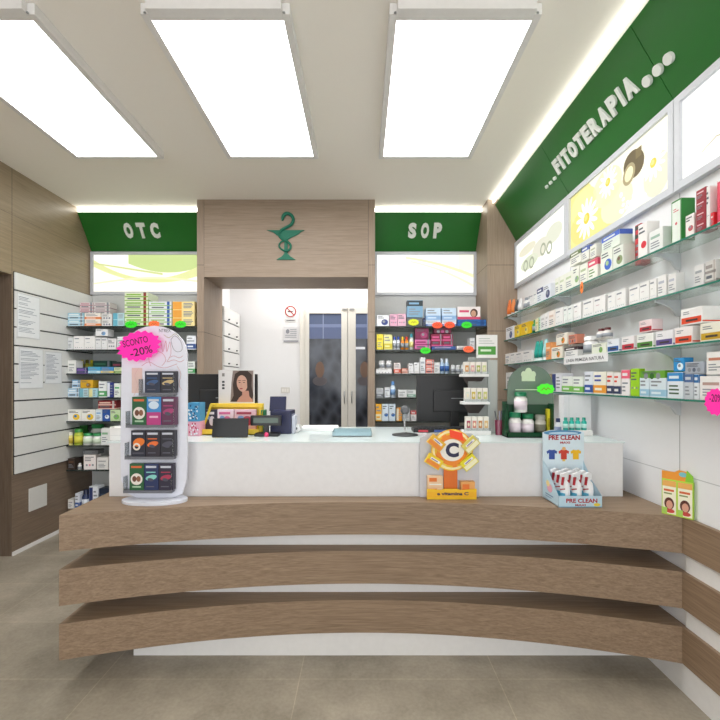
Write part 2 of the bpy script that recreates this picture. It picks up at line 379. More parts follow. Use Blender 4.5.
for ch, w in zip(word, wid):
    ww = LW*w/tot; b.text(fg, ch, x+ww/2, GL*.39, .102, LETTER, w=ww*(.78 if ch != 'I' else .48), ext=.012, bold=.06); x += ww
b.build('lettering', t)
# ------------------------------------------------------------------ light boxes
FRW = col('#c9ccd2', .5)
def lightbox(o3, u, w, h, art, label, bg='#fffdee', st=.9, e=.03):
    fm = fr(o3, u); t = thing('light_box', label, 'light box', fm @ Vector((w/2, 0, 0)), 0, 'back-lit picture boxes')
    b = MB()
    for q in ([(0,0),(w,0),(w,e),(0,e)], [(0,h-e),(w,h-e),(w,h),(0,h)], [(0,e),(e,e),(e,h-e),(0,h-e)], [(w-e,e),(w,e),(w,h-e),(w-e,h-e)]): b.prism(fm, q, .03, FRW)
    b.build('frame', t)
    b = MB(); b.prism(fm, [(e,e),(w-e,e),(w-e,h-e),(e,h-e)], .015, emis(bg, st, 'backlit_film'))
    f2 = fm @ Matrix.Translation((e, e, .015)); art(b, f2, w-2*e, h-2*e); b.build('picture', t)
def clampp(pts, w, h): return [(min(max(p[0], 0), w), min(max(p[1], 0), h)) for p in pts]
def swoosh(b, f, w, h, mir=False):
    def band(fn0, fn1, c, s, off, a=0.0, z=1.0, N=18):
        up = [(w*(a+(z-a)*i/N), min(max(fn1((a+(z-a)*i/N)), 0), 1)*h) for i in range(N+1)]
        dn = [(w*(a+(z-a)*i/N), min(max(fn0((a+(z-a)*i/N)), 0), 1)*h) for i in range(N+1)]
        for i in range(N):
            b.poly(f, [dn[i], dn[i+1], up[i+1], up[i]], emis(c, s), off)
    if not mir:
        band(lambda x: .52+.5*(2*x-1.3)**2, lambda x: 1.0, '#d4e79a', 1.1, .001, .3, 1)
        band(lambda x: .3+.35*(x-.55)**2*4-.05, lambda x: .36+.5*(x-.5)**2*4, '#e9eca8', 1.2, .0015)
        band(lambda x: .75-.5*x, lambda x: .79-.47*x, '#dfe6a0', 1.1, .002, 0, .6)
        band(lambda x: .2+.15*math.sin(3*x), lambda x: .24+.16*math.sin(3*x), '#fbf2c0', 1.3, .0022)
    else:
        band(lambda x: .95-.55*x*x, lambda x: .99-.5*x*x, '#f3eeb4', 1.35, .001, .3, 1)
        band(lambda x: .9-.75*x*x, lambda x: .92-.7*x*x, '#f6f0c4', 1.4, .0015, .35, 1)
        band(lambda x: .6, lambda x: 1.0, '#fbf6d4', 1.5, .0008, .85, 1)
lightbox((XL+.005, YB-.012, H+(CY-295)*4.388/F), (1, 0, 0), xa-XL-.006, (295-252.5)*4.388/F, lambda b, f, w, h: swoosh(b, f, w, h), 'back-lit picture box of pale green waves under the OTC sign')
lightbox((xb+.003, YB-.012, H+(CY-296)*4.388/F), (1, 0, 0), 1.2-xb, (296-252.5)*4.388/F, lambda b, f, w, h: swoosh(b, f, w, h, True), 'back-lit nearly white picture box with faint yellow swoosh under SOP sign', '#fffef8', .82)
def daisy(b, f, x, y, r, off=.002, lum=1.5, n=13, yc='#f7dc4a'):
    for i in range(n):
        a = 2*PI*i/n+.1; b.disc(f, x+.62*r*math.cos(a), y+.62*r*math.sin(a), .40*r, .12*r, emis('#fffef6' if i % 2 else '#f6f4e6', lum), off+.0001*(i % 2), 12, a)
    b.disc(f, x, y, .27*r, .27*r, emis(yc, 1.05), off+.0004); b.disc(f, x-.05*r, y+.04*r, .15*r, .15*r, emis('#fbe98a', 1.1), off+.0006)
def art1(b, f, w, h):
    for (x, y, rx, ry, c) in ((.3, .35, .2, .16, '#e3ead0'), (.55, .5, .18, .2, '#f0eedc'), (.25, .7, .2, .12, '#f4f0d8'), (.8, .6, .15, .2, '#eef0dc')): b.disc(f, x*w, y*h, rx*w, ry*h, emis(c, 1.05), .001)
    for (x, y) in ((.22, .32), (.36, .3), (.6, .42), (.72, .36)): b.ring(f, x*w, y*h, .035*w, .055*w, emis('#c4cab0', .8), .0015)
def art2(b, f, w, h):
    b.poly(f, [(0, 0), (w*.55, 0), (w*.25, h), (0, h)], emis('#f6eb98', 1.15), .0006)
    for (x, y, r, c) in ((.12, .85, .17, '#fbf3a8'), (.1, .15, .15, '#f2e68c'), (.55, .2, .16, '#f5efcc'), (.45, .8, .16, '#fdf7c8'), (.95, .3, .1, '#f0ead0')): b.disc(f, min(max(x, r*1.0), 1-r)*w, min(max(y, .32), .68)*h, r*w, .3*h, emis(c, 1.12), .001)
    daisy(b, f, .22*w, .40*h, .36*h); daisy(b, f, .47*w, .74*h, .25*h, .003); daisy(b, f, .88*w, .50*h, .24*h, .003)
    # small brown bottle lying among the flowers
    B1, B2 = emis('#8a7440', .5), emis('#c9b888', .8)
    b.disc(f, .72*w, .70*h, .095*w, .20*h, B1, .004, 24, -.5); b.disc(f, .68*w, .60*h, .055*w, .16*h, B2, .0046, 24, -.5); b.disc(f, .68*w, .60*h, .036*w, .11*h, emis('#fff2c0', 1.2), .0050, 24, -.5)
    b.rect(f, .74*w, .74*h, .79*w, .88*h, emis('#a08a50', .6), .0052)
    for i in range(16): x, y = random.uniform(.6, .86), random.uniform(.08, .4); b.disc(f, x*w, y*h, .014*w, .03*h, emis('#fffef0', 1.6), .004+i*.00005, 10)
def art3(b, f, w, h):
    b.poly(f, [(.15*w, .2*h), (.45*w, .15*h), (.38*w, .62*h), (.24*w, .62*h)], emis('#f1f1ee', 1.2), .001)
    b.line(f, [(.3*w, .95*h), (.3*w, .75*h)], .003, emis('#c9b06a', .8), .002); b.disc(f, .32*w, .72*h, .03*w, .03*h, emis('#a8a070', .7), .002); b.disc(f, .36*w, .66*h, .02*w, .03*h, emis('#b8a878', .7), .002)
    b.line(f, [(.12*w, .2*h), (.2*w, .27*h), (.3*w, .2*h), (.4*w, .26*h), (.5*w, .2*h)], .004, emis('#d8c890', .9), .002)
zb = H+.914-.03; hh = 1.315-.914+.035
for y0, y1, art, lab, bg in ((YP-.004, 2.967, art1, 'back-lit picture box of pale blossoms, right wall, beside timber pillar', '#fdfdf2'), (2.963, 1.947, art2, 'back-lit picture box of yellow daisies and brown bottle, right wall', '#fbf7dc'), (1.943, .95, art3, 'back-lit whitish picture box on right wall, nearest the viewer', '#fffefa')):
    lightbox((XW-.001, y0, zb), (0, -1, 0), y0-y1, hh, art, lab, bg, .88, .035)
# ------------------------------------------------------------------ counter
D1 = .621
tops = [H-D1, H-D1-.252, H-D1-.504]; TH = .167
def fy(x): return 2.13-.222*(abs(x)/1.43)**2
SH = H-.3265
t = thing('service_counter', 'pharmacy counter with white body and three curved oak ledges', 'counter', (0, 2.4, 0))
b = MB(); b.box(-1.363, 1.406, 2.236, 2.92, 0, SH-.008, SATIN, .002); b.build('counter_body', t)
b = MB(); b.box(-1.37, 1.413, 2.228, 2.95, SH-.008, SH, clear('white_glass_top', '#e4efef', .95, gl=.16)); b.build('worktop', t)
b = MB(); b.box(-1.19, 1.475, 2.163, 2.236, 0, .30, WHITE); b.box(-1.27, 1.475, 2.213, 2.236, .30, tops[0]-.02, WHITE); b.build('plinth', t)
for zt_ in tops:
    b = MB(); N = 48; k = b.mi(W_LEDGE); R = []
    xs = [-1.40+ (1.463+1.40)*i/N for i in range(N+1)]
    front = [(x, fy(x)) for x in xs]
    back = [(XW-.003, 2.0), (XW-.003, 2.6 if zt_ == tops[0] else 2.234), (1.41, 2.6 if zt_ == tops[0] else 2.234), (1.41, 2.234), (-1.366, 2.234), (-1.366, 2.6), (-1.42, 2.6)]
    pts = front+[(XW-.003, 1.907)]+back
    b.prism(fr((0, 0, zt_-TH), (1, 0, 0), (0, 1, 0)), pts, TH, W_LEDGE); b.build('ledge', t)
t = thing('wall_counter', 'oak ledges with white plinth running along the right wall toward the viewer', 'counter', (1.48, .8, 0))
b = MB(); b.box(1.475, XW-.001, -.8, 2.16, 0, .30, WHITE); b.box(1.482, XW-.001, -.8, 1.9, .30, tops[0]-.02, WHITE); b.build('plinth', t)
for zt_ in tops:
    b = MB(); b.box(1.465, XW-.003, -.8, 1.903, zt_-TH, zt_, W_LEDGEY, .001); b.build('ledge', t)
# ------------------------------------------------------------------ shelving bays
SY = [326, 349.5, 373.5, 397.5, 421.3, 445.5, 470]
SZ = [H+(CY-y)*YP/F for y in SY]
ORD = ['first', 'second', 'third', 'fourth', 'fifth', 'sixth', 'seventh', 'eighth', 'ninth', 'tenth', 'eleventh', 'twelfth', 'thirteenth', 'fourteenth', 'fifteenth', 'sixteenth', 'seventeenth', 'eighteenth', 'nineteenth', 'twentieth', 'twenty-first', 'twenty-second', 'twenty-third', 'twenty-fourth', 'twenty-fifth', 'twenty-sixth', 'twenty-seventh', 'twenty-eighth', 'twenty-ninth', 'thirtieth', 'thirty-first', 'thirty-second', 'thirty-third', 'thirty-fourth', 'thirty-fifth', 'thirty-sixth']
def bay(x0, x1, n, base, label, ztop):
    t = thing('wall_shelving', label, 'shelving', ((x0+x1)/2, YB-.2, 0), 0, 'grey shelving bays')
    b = MB(); b.box(x0, x1, YB-.025, YB-.002, 0, ztop, col('#d2d5d3', .6)); b.box(x0, x1, YB-.03, YB-.024, SZ[0]+.02, ztop, col('#c9cbca', .6)); b.build('back_panel', t)
    for i in range(n):
        b = MB(); b.box(x0, x1, YP+.004, YB-.03, SZ[i]-.012, SZ[i], DGLASS); b.box(x0, x1, YP, YP+.004, SZ[i]-.012, SZ[i], DEDGE); b.build('shelf', t)
    b = MB(); b.box(x0, x1, YP+.03, YB-.03, 0, base, W_DARKY); b.build('base_deck', t)
bay(XL+.0235, xa-.004, 7, .20, 'grey shelving bay with seven smoked shelves beneath the OTC sign', H+.90)
bay(xb+.004, 1.199, 5, .78, 'grey shelving bay with five smoked shelves beneath the SOP sign', H+.89)
# ------------------------------------------------------------------ glass shelves on right wall
XF = 1.36
GZ = [H+.604, H+.386, H+.157, H-.077]
GN = ['top', 'second', 'third', 'lowest']
for i, z in enumerate(GZ):
    t = thing('glass_shelf', f'{GN[i]} long glass shelf with green edge on the right wall', 'shelf', (1.42, 2.4, z), 0, 'glass shelves on the right wall')
    b = MB(); b.box(XF+.003, XW-.002, -.3, YP-.004, z-.008, z, GLASS); b.build('glass', t)
    b = MB(); b.box(XF, XF+.003, -.3, YP-.004, z-.008, z, GEDGE); b.build('green_edge', t)
    for y in (3.9, 2.97, 1.95, .95):
        b = MB(); f = fr((0, y, z), (1, 0, 0)); 
        pts = [(XF+.012, -.008), (XW-.001, -.008), (XW-.001, -.085), (XW-.02, -.08), (XW-.045, -.045), (XF+.04, -.024), (XF+.012, -.018)]
        b.prism(f, pts, .014, col('#c8cdd0', .3, .3)); b.build('bracket', t)
# ------------------------------------------------------------------ products
cache = {}
def carton_mesh(w, d, h, c1, c2, style, c3=None):
    """local: front at y=0 facing -Y, centred in x, base z=0, depth to +d"""
    k = ('c', round(w, 3), round(d, 3), round(h, 3), c1, c2, style, c3)
    if k in cache: return cache[k]
    b = MB(); A = col(c1, .4); B = col(c2, .4); G = col(c3 or '#8a8f96', .5); D = col('#5a6068', .5)
    w -= .0015; b.box(-w/2, w/2, 0, d, 0, h, A, min(.0012, w*.03))
    f = fr((-w/2, 0, 0)); sd = fr((-w/2, d, 0), (0, -1, 0)); sr = fr((w/2, 0, 0), (0, 1, 0)); tp = fr((-w/2, 0, h), (1, 0, 0), (0, 1, 0))
    rn = random.Random(hash(str(k)) & 0xffff)
    rn = random.Random(int(w*9973)+int(h*7919)+len(c1+style)+int(c2[1:3], 16))
    b.line(tp, [(w*.06, d*.5), (w*.94, d*.5)], .001, G, .0004)
    def lines(fm, x0, x1, y0, y1, m, n):
        for i in range(n):
            yy = y1-(y1-y0)*(i+.5)/n; lh = (y1-y0)/n*.22; b.rect(fm, x0, yy-lh, x0+(x1-x0)*rn.uniform(.5, 1), yy+lh, m, .0009)
    if style == 'plain':
        b.rect(f, w*.12, h*.62, w*.8, h*.74, B); lines(f, w*.12, w*.88, h*.15, h*.5, G, 3)
    elif style == 'band':
        b.rect(f, 0, h*.06, w, h*.40, B); b.rect(sr, 0, h*.06, d, h*.40, B); b.rect(sd, 0, h*.06, d, h*.40, B)
        lines(f, w*.1, w*.85, h*.52, h*.9, G, 2); b.rect(f, w*.12, h*.17, w*.7, h*.28, A, .0009)
    elif style == 'top':
        b.rect(f, 0, h*.66, w, h*.98, B); b.rect(sr, 0, h*.66, d, h*.98, B); b.rect(sd, 0, h*.66, d, h*.98, B); b.rect(tp, 0, 0, w, d, B)
        b.rect(f, w*.12, h*.76, w*.75, h*.87, A, .0009); lines(f, w*.12, w*.85, h*.12, h*.55, G, 3)
    elif style == 'half':
        b.rect(f, w*.02, h*.04, w*.42, h*.96, B); lines(f, w*.5, w*.94, h*.15, h*.85, G, 4); b.rect(sd, 0, 0, d, h, B)
    elif style == 'blob':
        b.disc(f, w*.64, h*.36, min(w, h)*.30, min(w, h)*.27, B); b.disc(f, w*.58, h*.42, min(w, h)*.13, min(w, h)*.12, G, .0009); lines(f, w*.1, w*.8, h*.68, h*.92, D, 2)
    elif style == 'stripe':
        b.rect(f, 0, h*.44, w, h*.56, B); b.rect(f, w*.8, 0, w*.92, h, G); b.rect(f, w*.08, h*.66, w*.7, h*.82, B, .0007); b.rect(f, 0, 0, w, h*.1, B, .0007); b.rect(sr, 0, 0, d, h*.15, B)
        b.rect(f, w*.12, h*.2, w*.66, h*.34, D, .0007)
    elif style == 'lab':   # coloured lower label with title
        b.rect(f, w*.04, h*.08, w*.96, h*.45, B); b.rect(f, w*.25, h*.2, w*.8, h*.32, col('#3a3030', .5), .0009); b.rect(f, w*.62, h*.45, w*.9, h*.6, A, .0009); b.rect(sr, 0, h*.08, d, h*.16, B)
        lines(f, w*.12, w*.6, h*.62, h*.85, G, 2)
    elif style == 'dots':
        for i in range(3): b.disc(f, w*(.25+.25*i), h*.3, w*.09, w*.09, B if i % 2 else G)
        lines(f, w*.1, w*.85, h*.55, h*.9, D, 3)
    elif style == 'sides':
        b.rect(sr, 0, 0, d, h, B); b.rect(sd, 0, 0, d, h, B); b.rect(tp, 0, 0, w, d, B, .0008); b.rect(f, 0, h*.97, w, h, B); b.rect(f, 0, 0, w*.06, h, B); b.rect(f, w*.94, 0, w, h, B); lines(f, w*.2, w*.8, h*.72, h*.82, G, 2); b.disc(f, w*.5, h*.45, w*.12, w*.12, G)
    elif style == 'row':
        lines(f, w*.1, w*.9, h*.72, h*.9, G, 1); 
        for i in range(4): b.disc(f, w*(.2+.2*i), h*.16, w*.035, w*.035, G)
        b.rect(f, w*.2, h*.5, w*.5, h*.54, B)
    elif style == 'face':
        b.disc(f, w*.72, h*.5, h*.3, h*.34, col('#4a2e22', .6)); b.disc(f, w*.70, h*.45, h*.2, h*.25, col('#c99a80', .6), .0009); b.rect(f, w*.08, h*.55, w*.5, h*.72, B); b.rect(f, 0, 0, w, h*.2, B)
    me = bpy.data.meshes.new('carton'); b.bm.to_mesh(me); b.bm.free()
    for m in b.mats: me.materials.append(m)
    cache[k] = me; return me
def lathe_meshes(kind, r, h, c1, c2, c3=None):
    k = (kind, round(r, 3), round(h, 3), c1, c2, c3)
    if k in cache: return cache[k]
    A = col(c1, .3); B = col(c2, .35); G = col(c3 or '#9aa0a8', .5); out = []
    def done(b, n):
        me = bpy.data.meshes.new(n); b.bm.to_mesh(me); b.bm.free()
        for m in b.mats: me.materials.append(m)
        out.append((n, me))
    if kind == 'bottle':
        b = MB(); hb = h*.80
        b.lathe((0, r, 0), [(r*.92, 0), (r, h*.02), (r, h*.16), (r*1.004, h*.16, G), (r*1.004, h*.5, G), (r, h*.5), (r, h*.62), (r*.85, h*.69), (r*.52, h*.75), (r*.52, hb)], A); done(b, 'body')
        b = MB(); b.lathe((0, r, hb), [(r*.64, -h*.03), (r*.64, h*.17), (r*.56, h*.2)], B); done(b, 'cap')
    elif kind == 'jar':
        b = MB(); hb = h*.78
        b.lathe((0, r, 0), [(r*.9, 0), (r, h*.04), (r, h*.14), (r*1.006, h*.14, G), (r*1.006, h*.56, G), (r, h*.56), (r, h*.66), (r*.8, h*.74), (r*.8, hb)], A); done(b, 'body')
        b = MB(); b.lathe((0, r, hb), [(r*.9, 0), (r*.92, h*.19), (r*.84, h*.22)], B); done(b, 'lid')
    elif kind == 'tube':
        b = MB(); hb = h*.16; n = 16
        for j, zz in enumerate((hb, h*.5, h*.85, h)):
            pass
        rings = []
        for zz, q in ((hb, 1), (h*.45, 1), (h*.8, .55), (h, .08)):
            rings.append([b._v((r*(1+.12*(1-q))*math.cos(2*PI*i/n), r+r*q*math.sin(2*PI*i/n), zz)) for i in range(n)])
        for j in range(3):
            for i in range(n):
                f_ = b.bm.faces.new((rings[j][i], rings[j][(i+1) % n], rings[j+1][(i+1) % n], rings[j+1][i])); f_.material_index = b.mi(A if j != 1 else G if c3 else A); f_.smooth = True
        f_ = b.bm.faces.new(rings[-1]); f_ = b.bm.faces.new(rings[0][::-1]); done(b, 'body')
        b = MB(); b.lathe((0, r, 0), [(r*.8, 0), (r*.86, hb)], B); done(b, 'cap')
    elif kind == 'pump':
        pass
    cache[k] = out; return out
PR = []   # records for labelling
def put(kind, loc, rz, w, d, h, c1, c2, style, c3=None):
    if kind in ('carton', 'gift_box', 'leaflet_box'):
        o = bpy.data.objects.new('carton', carton_mesh(w, d, h, c1, c2, style, c3)); C.objects.link(o)
    else:
        o = bpy.data.objects.new(kind, None); o.empty_display_size = .03; C.objects.link(o)
        for n, me in lathe_meshes(kind, w/2*.97, h, c1, c2, c3): ch = bpy.data.objects.new(n, me); ch.parent = o; C.objects.link(ch)
    o.location = loc; o.rotation_euler = (0, 0, rz); return o
CATS = {'carton': 'box', 'bottle': 'bottle', 'jar': 'jar', 'tube': 'tube'}
def row(spec, shelf, z, group, side=None):
    """spec: (kind, x0, x1, hpx, c1, c2, style, desc, opts)"""
    recs = []
    for s in spec:
        kind, x0, x1, hp, c1, c2, style, desc = s[:8]; o = s[8] if len(s) > 8 else {}
        back = o.get('back', 0); lift = o.get('lift', 0); n = o.get('n', 1); d = o.get('d', .1); c3 = o.get('c3')
        for i in range(n):
            if side is None:
                Yf = YP+.02+back; q = Yf/F; w = (x1-x0)*q; h = hp*q
                if kind != 'carton': d = w
                XA = max(px(x0, Yf), XL+.0245) if x0 < 80 else px(x0, Yf); w = px(x1, Yf)-XA
                if kind != 'carton': d = w
                loc = (XA+w/2, Yf, z+.0008+lift*q+i*(h+.0004))
                ob = put(kind, loc, o.get('rz', 0), w, d, h, c1, c2, style, c3)
            else:
                X = XF+.012+back; Ya = min(F*X/(x0-CX), YP-.008); Yb = F*X/(x1-CX); w = Ya-Yb; q = (Ya+Yb)/2/F; h = hp*q
                d = min(o.get('d', .085), XW-.004-X)
                if kind != 'carton': w = min(w, {'tube': .05, 'bottle': .055, 'jar': .09}[kind]); d = w
                loc = (X, (Ya+Yb)/2, z+.0008+o.get('lm', lift*q)+i*(h+.0004))
                ob = put(kind, loc, -PI/2, w, d, h, c1, c2, style, c3)
            ob['_top'] = h
            recs.append((x0, lift > 0 or 'lm' in o, back > .02, i, n, desc, ob, kind))
    fl = sorted({(r[0]) for r in recs if not r[1] and not r[2]}); up = sorted({r[0] for r in recs if r[1] and not r[2]}); bk = sorted({r[0] for r in recs if r[2]})
    for x0, lf, bc, i, n, desc, ob, kind in recs:
        if bc: pos = (ORD[bk.index(x0)] + ' of the rear ones') if len(bk) > 1 else 'standing behind'
        elif lf: pos = (ORD[up.index(x0)] + ' raised one from left') if len(up) > 1 else 'resting on others'
        else: pos = ORD[fl.index(x0)] + ' from left'
        if n > 1: pos = ['lowest', 'second', 'third', 'fourth'][i] + ' in stack, ' + pos if i < n-1 else 'topmost in stack, ' + pos
        lab = f'{desc}, {pos}, {shelf}'
        if len(lab.split()) > 16: print('LONG', len(lab.split()), lab)
        lab = ' '.join(lab.split()[:16]); del ob['_top']
        tag(ob, lab, CATS[kind], group)
c_ = 'carton'
LB = {'back': .12}
row([(c_, 66, 83.5, 6.6, '#9fc9dc', '#e8f0f2', 'stripe', 'pale blue flat box', {'n': 2, 'd': .14}),
     (c_, 84.5, 100.5, 6.6, '#f0e8e0', '#e88a50', 'band', 'orange and white flat box', {'n': 2, 'd': .14}),
     (c_, 101.5, 112, 6.2, '#e6e4e2', '#8a90a0', 'dots', 'white small printed box', {'n': 2, 'd': .14}),
     (c_, 113, 123.8, 6.6, '#bfe0e6', '#6ab6cc', 'half', 'turquoise and white box', {'n': 2, 'd': .14}),
     (c_, 124.5, 148.2, 8.4, '#dfe8cc', '#86b840', 'stripe', 'green and white long box', {'n': 4, 'd': .2, 'c3': '#8a3a30'}),
     (c_, 149, 171.5, 8.2, '#e4e8ea', '#9cc47a', 'stripe', 'white box with blue print', {'n': 3, 'd': .2, 'c3': '#3a60a8'}),
     (c_, 172.5, 194.5, 8.2, '#f0dc9a', '#e8a040', 'half', 'yellow box with orange end', {'n': 3, 'd': .2, 'c3': '#385a90'}),
     (c_, 79, 93, 6, '#e4d4d6', '#c07a86', 'stripe', 'white and pink box', {'n': 2, 'back': .17, 'lift': 14, 'd': .12}),
     (c_, 94, 110, 6, '#dcd6d4', '#a88c98', 'stripe', 'white and mauve box', {'n': 2, 'back': .17, 'lift': 14, 'd': .12}),
     (c_, 80, 110, 14, '#cfd2d4', '#a0a4a8', 'plain', 'grey supporting carton', {'back': .17, 'd': .12}),
    ], 'top shelf under OTC', SZ[0], 'products on the top shelf under OTC')
row([(c_, 62.5, 73, 12, '#dcdedf', '#b0b4ba', 'plain', 'greyish white box'),
     (c_, 73.5, 84, 13.5, '#eceae8', '#b8bcc4', 'row', 'plain white upright box'), (c_, 84.3, 95, 13.5, '#eceae8', '#b8bcc4', 'row', 'plain white upright box'),
     (c_, 95.3, 101, 12, '#e4e4e4', '#9a9ea8', 'row', 'narrow white upright box'), (c_, 101.4, 107, 12, '#e8e8e8', '#9a9ea8', 'row', 'narrow white upright box'), (c_, 107.3, 116, 11, '#e6e4e4', '#7a808c', 'dots', 'white box with dark specks'),
     (c_, 117, 126, 13, '#e6e8ea', '#a0a8b4', 'plain', 'white upright box'),
     (c_, 95.5, 108, 7, '#e8e8e8', '#6a9ccc', 'blob', 'white box with blue spot', {'lift': 13.6}),
     (c_, 186.5, 196, 14, '#e4e8ee', '#2e4f8e', 'band', 'white and navy box'),
     (c_, 128, 146, 12, '#d8dadb', '#a0a8b4', 'plain', 'white box behind the display'), (c_, 150, 176, 12, '#d8dadb', '#70a0b4', 'band', 'white box behind the display')],
    'second shelf under OTC', SZ[1], 'products on the second shelf under OTC')
row([(c_, 66.5, 76, 13, '#e6e6e2', '#a8b0a8', 'plain', 'tall white box'),
     (c_, 76.5, 87, 5.6, '#2d3270', '#8a60b0', 'stripe', 'flat navy box', {'d': .14}), (c_, 88, 100.5, 6.6, '#4aa8d0', '#d0e8f0', 'band', 'flat sky blue box', {'d': .14}),
     (c_, 101, 113.5, 6.6, '#4a8cc8', '#e8d070', 'band', 'flat blue box', {'d': .14}), (c_, 114, 124, 6, '#d4e2b0', '#6a9848', 'band', 'flat pale green box', {'d': .14}),
     ('bottle', 78.5, 83, 14, '#b8b840', '#d8c840', None, 'olive yellow bottle', {'back': .17}), ('bottle', 83.5, 88, 14, '#b8b840', '#6e6a30', None, 'olive yellow bottle', {'back': .17}), ('bottle', 88.4, 92.5, 14, '#a8ac3a', '#d8c840', None, 'olive yellow bottle', {'back': .17}),
     (c_, 93, 111, 13, '#1e4a3c', '#3a7a5a', 'stripe', 'dark green box', {'back': .17, 'd': .1}), (c_, 112, 124, 12, '#3c4a44', '#b04a60', 'stripe', 'dark box with red stripe', {'back': .17, 'd': .1}),
     (c_, 187.5, 195, 12, '#dfe6e0', '#4aa060', 'band', 'white and green box')],
    'third shelf under OTC', SZ[2], 'products on the third shelf under OTC')
row([
     (c_, 68, 79, 9, '#a8c8e0', '#e8f0f4', 'stripe', 'light blue box'), (c_, 79.5, 88.5, 9, '#bcdce0', '#7ab8c8', 'half', 'aqua box'), (c_, 89, 97.5, 9, '#a8d4e0', '#e8e0a0', 'half', 'aqua and cream box'),
     (c_, 72, 80, 8.2, '#88b4d8', '#e8f0f4', 'stripe', 'light blue box', {'lift': 9.4}), (c_, 80.3, 93, 8, '#d8a820', '#9a6a18', 'blob', 'golden yellow box', {'lift': 9.4}),
     (c_, 98.6, 106.5, 16, '#eef0ee', '#5aa868', 'band', 'tall white and green box'), (c_, 107.2, 113.5, 15, '#2e3c86', '#e8ecf4', 'half', 'tall navy box'), (c_, 114, 120.5, 14, '#e8efe8', '#5ab078', 'plain', 'tall white mint box')],
    'fourth shelf under OTC', SZ[3], 'products on the fourth shelf under OTC')
row([(c_, 65.5, 81, 11.4, '#f0efe8', '#f0c828', 'blob', 'white box with yellow flower', {'c3': '#3a80c0'}), (c_, 81.3, 95, 11.4, '#f0efe8', '#f0c828', 'blob', 'white box with yellow flower', {'c3': '#3a80c0'}),
     (c_, 95.6, 102, 11.6, '#dfeaf2', '#80b0d8', 'plain', 'pale blue box'), (c_, 102.3, 109.8, 11.6, '#2a58a8', '#e8eef4', 'blob', 'royal blue box'), (c_, 110.2, 120, 11.2, '#c8dfb0', '#7ab860', 'blob', 'pale green box'),
     (c_, 98, 115.8, 8.6, '#8a2028', '#e8c8b8', 'stripe', 'dark red long box', {'lift': 11.9, 'c3': '#c8c4c0'})],
    'fifth shelf under OTC', SZ[4], 'products on the fifth shelf under OTC')
row([('jar', 63.5, 71.5, 12.6, '#f0e48a', '#e8e4d8', None, 'yellow jar with pale lid', {'c3': '#c8b040'}), ('jar', 72, 80.3, 16, '#b8c840', '#3a8a38', None, 'lime jar with green lid', {'c3': '#e0dc50'}),
     ('jar', 80.8, 90, 11.5, '#eef0ea', '#2e9050', None, 'white jar with green lid', {'c3': '#d8e8d0'}), ('jar', 90.4, 100, 11.5, '#eef0ea', '#2e9050', None, 'white jar with green lid', {'c3': '#d8e8d0'}),
     (c_, 101, 109.5, 17, '#e6e8e4', '#8ab890', 'plain', 'tall white box'), (c_, 110, 119, 19, '#dde6d4', '#70a050', 'band', 'tall pale green box'),
     ('jar', 76, 85.5, 17.5, '#3a7a34', '#2a6a2a', None, 'dark green jar', {'back': .13, 'c3': '#5a9a48'}), ('jar', 88, 100.3, 18.5, '#e6e8e0', '#3a9a58', None, 'large white jar with green lid', {'back': .13, 'c3': '#d0e0c8'})],
    'sixth shelf under OTC', SZ[5], 'products on the sixth shelf under OTC')
row([(c_, 64.5, 75, 11, '#3a2e28', '#6a4a38', 'plain', 'dark brown box'), ('bottle', 77, 80.5, 6, '#ece8e4', '#e8e4e0', None, 'tiny white bottle'), (c_, 84, 95.5, 14.6, '#eee6e4', '#d890a0', 'dots', 'white box with pink print', {'rz': .1}),
     (c_, 97, 108, 12, '#e8e6e2', '#b0b0b0', 'plain', 'white box'), (c_, 83, 98, 4, '#5a5c5e', '#8a8c8e', 'plain', 'grey flat box', {'lift': 15.2}), (c_, 109, 118, 11, '#dcdcdc', '#a0a4a8', 'plain', 'pale grey box')],
    'seventh shelf under OTC', SZ[6], 'products on the seventh shelf under OTC')
# deck: stand further forward
row([(c_, 66, 73.5, 9, '#e4e2de', '#a0a0a8', 'plain', 'small white box'), (c_, 75, 79.5, 15, '#dfe4ee', '#4a68a8', 'band', 'slim white and blue box'), ('bottle', 80, 87.5, 18, '#26365e', '#1c2440', None, 'navy bottle with dark cap', {'c3': '#dce2ec'}),
     (c_, 89, 98, 22, '#e4e8ee', '#2c3c70', 'half', 'white and navy box'), (c_, 99, 109, 20, '#1e2a3c', '#3a4a60', 'plain', 'near black box')],
    'bottom deck under OTC', .20, 'products on the bottom deck under OTC')
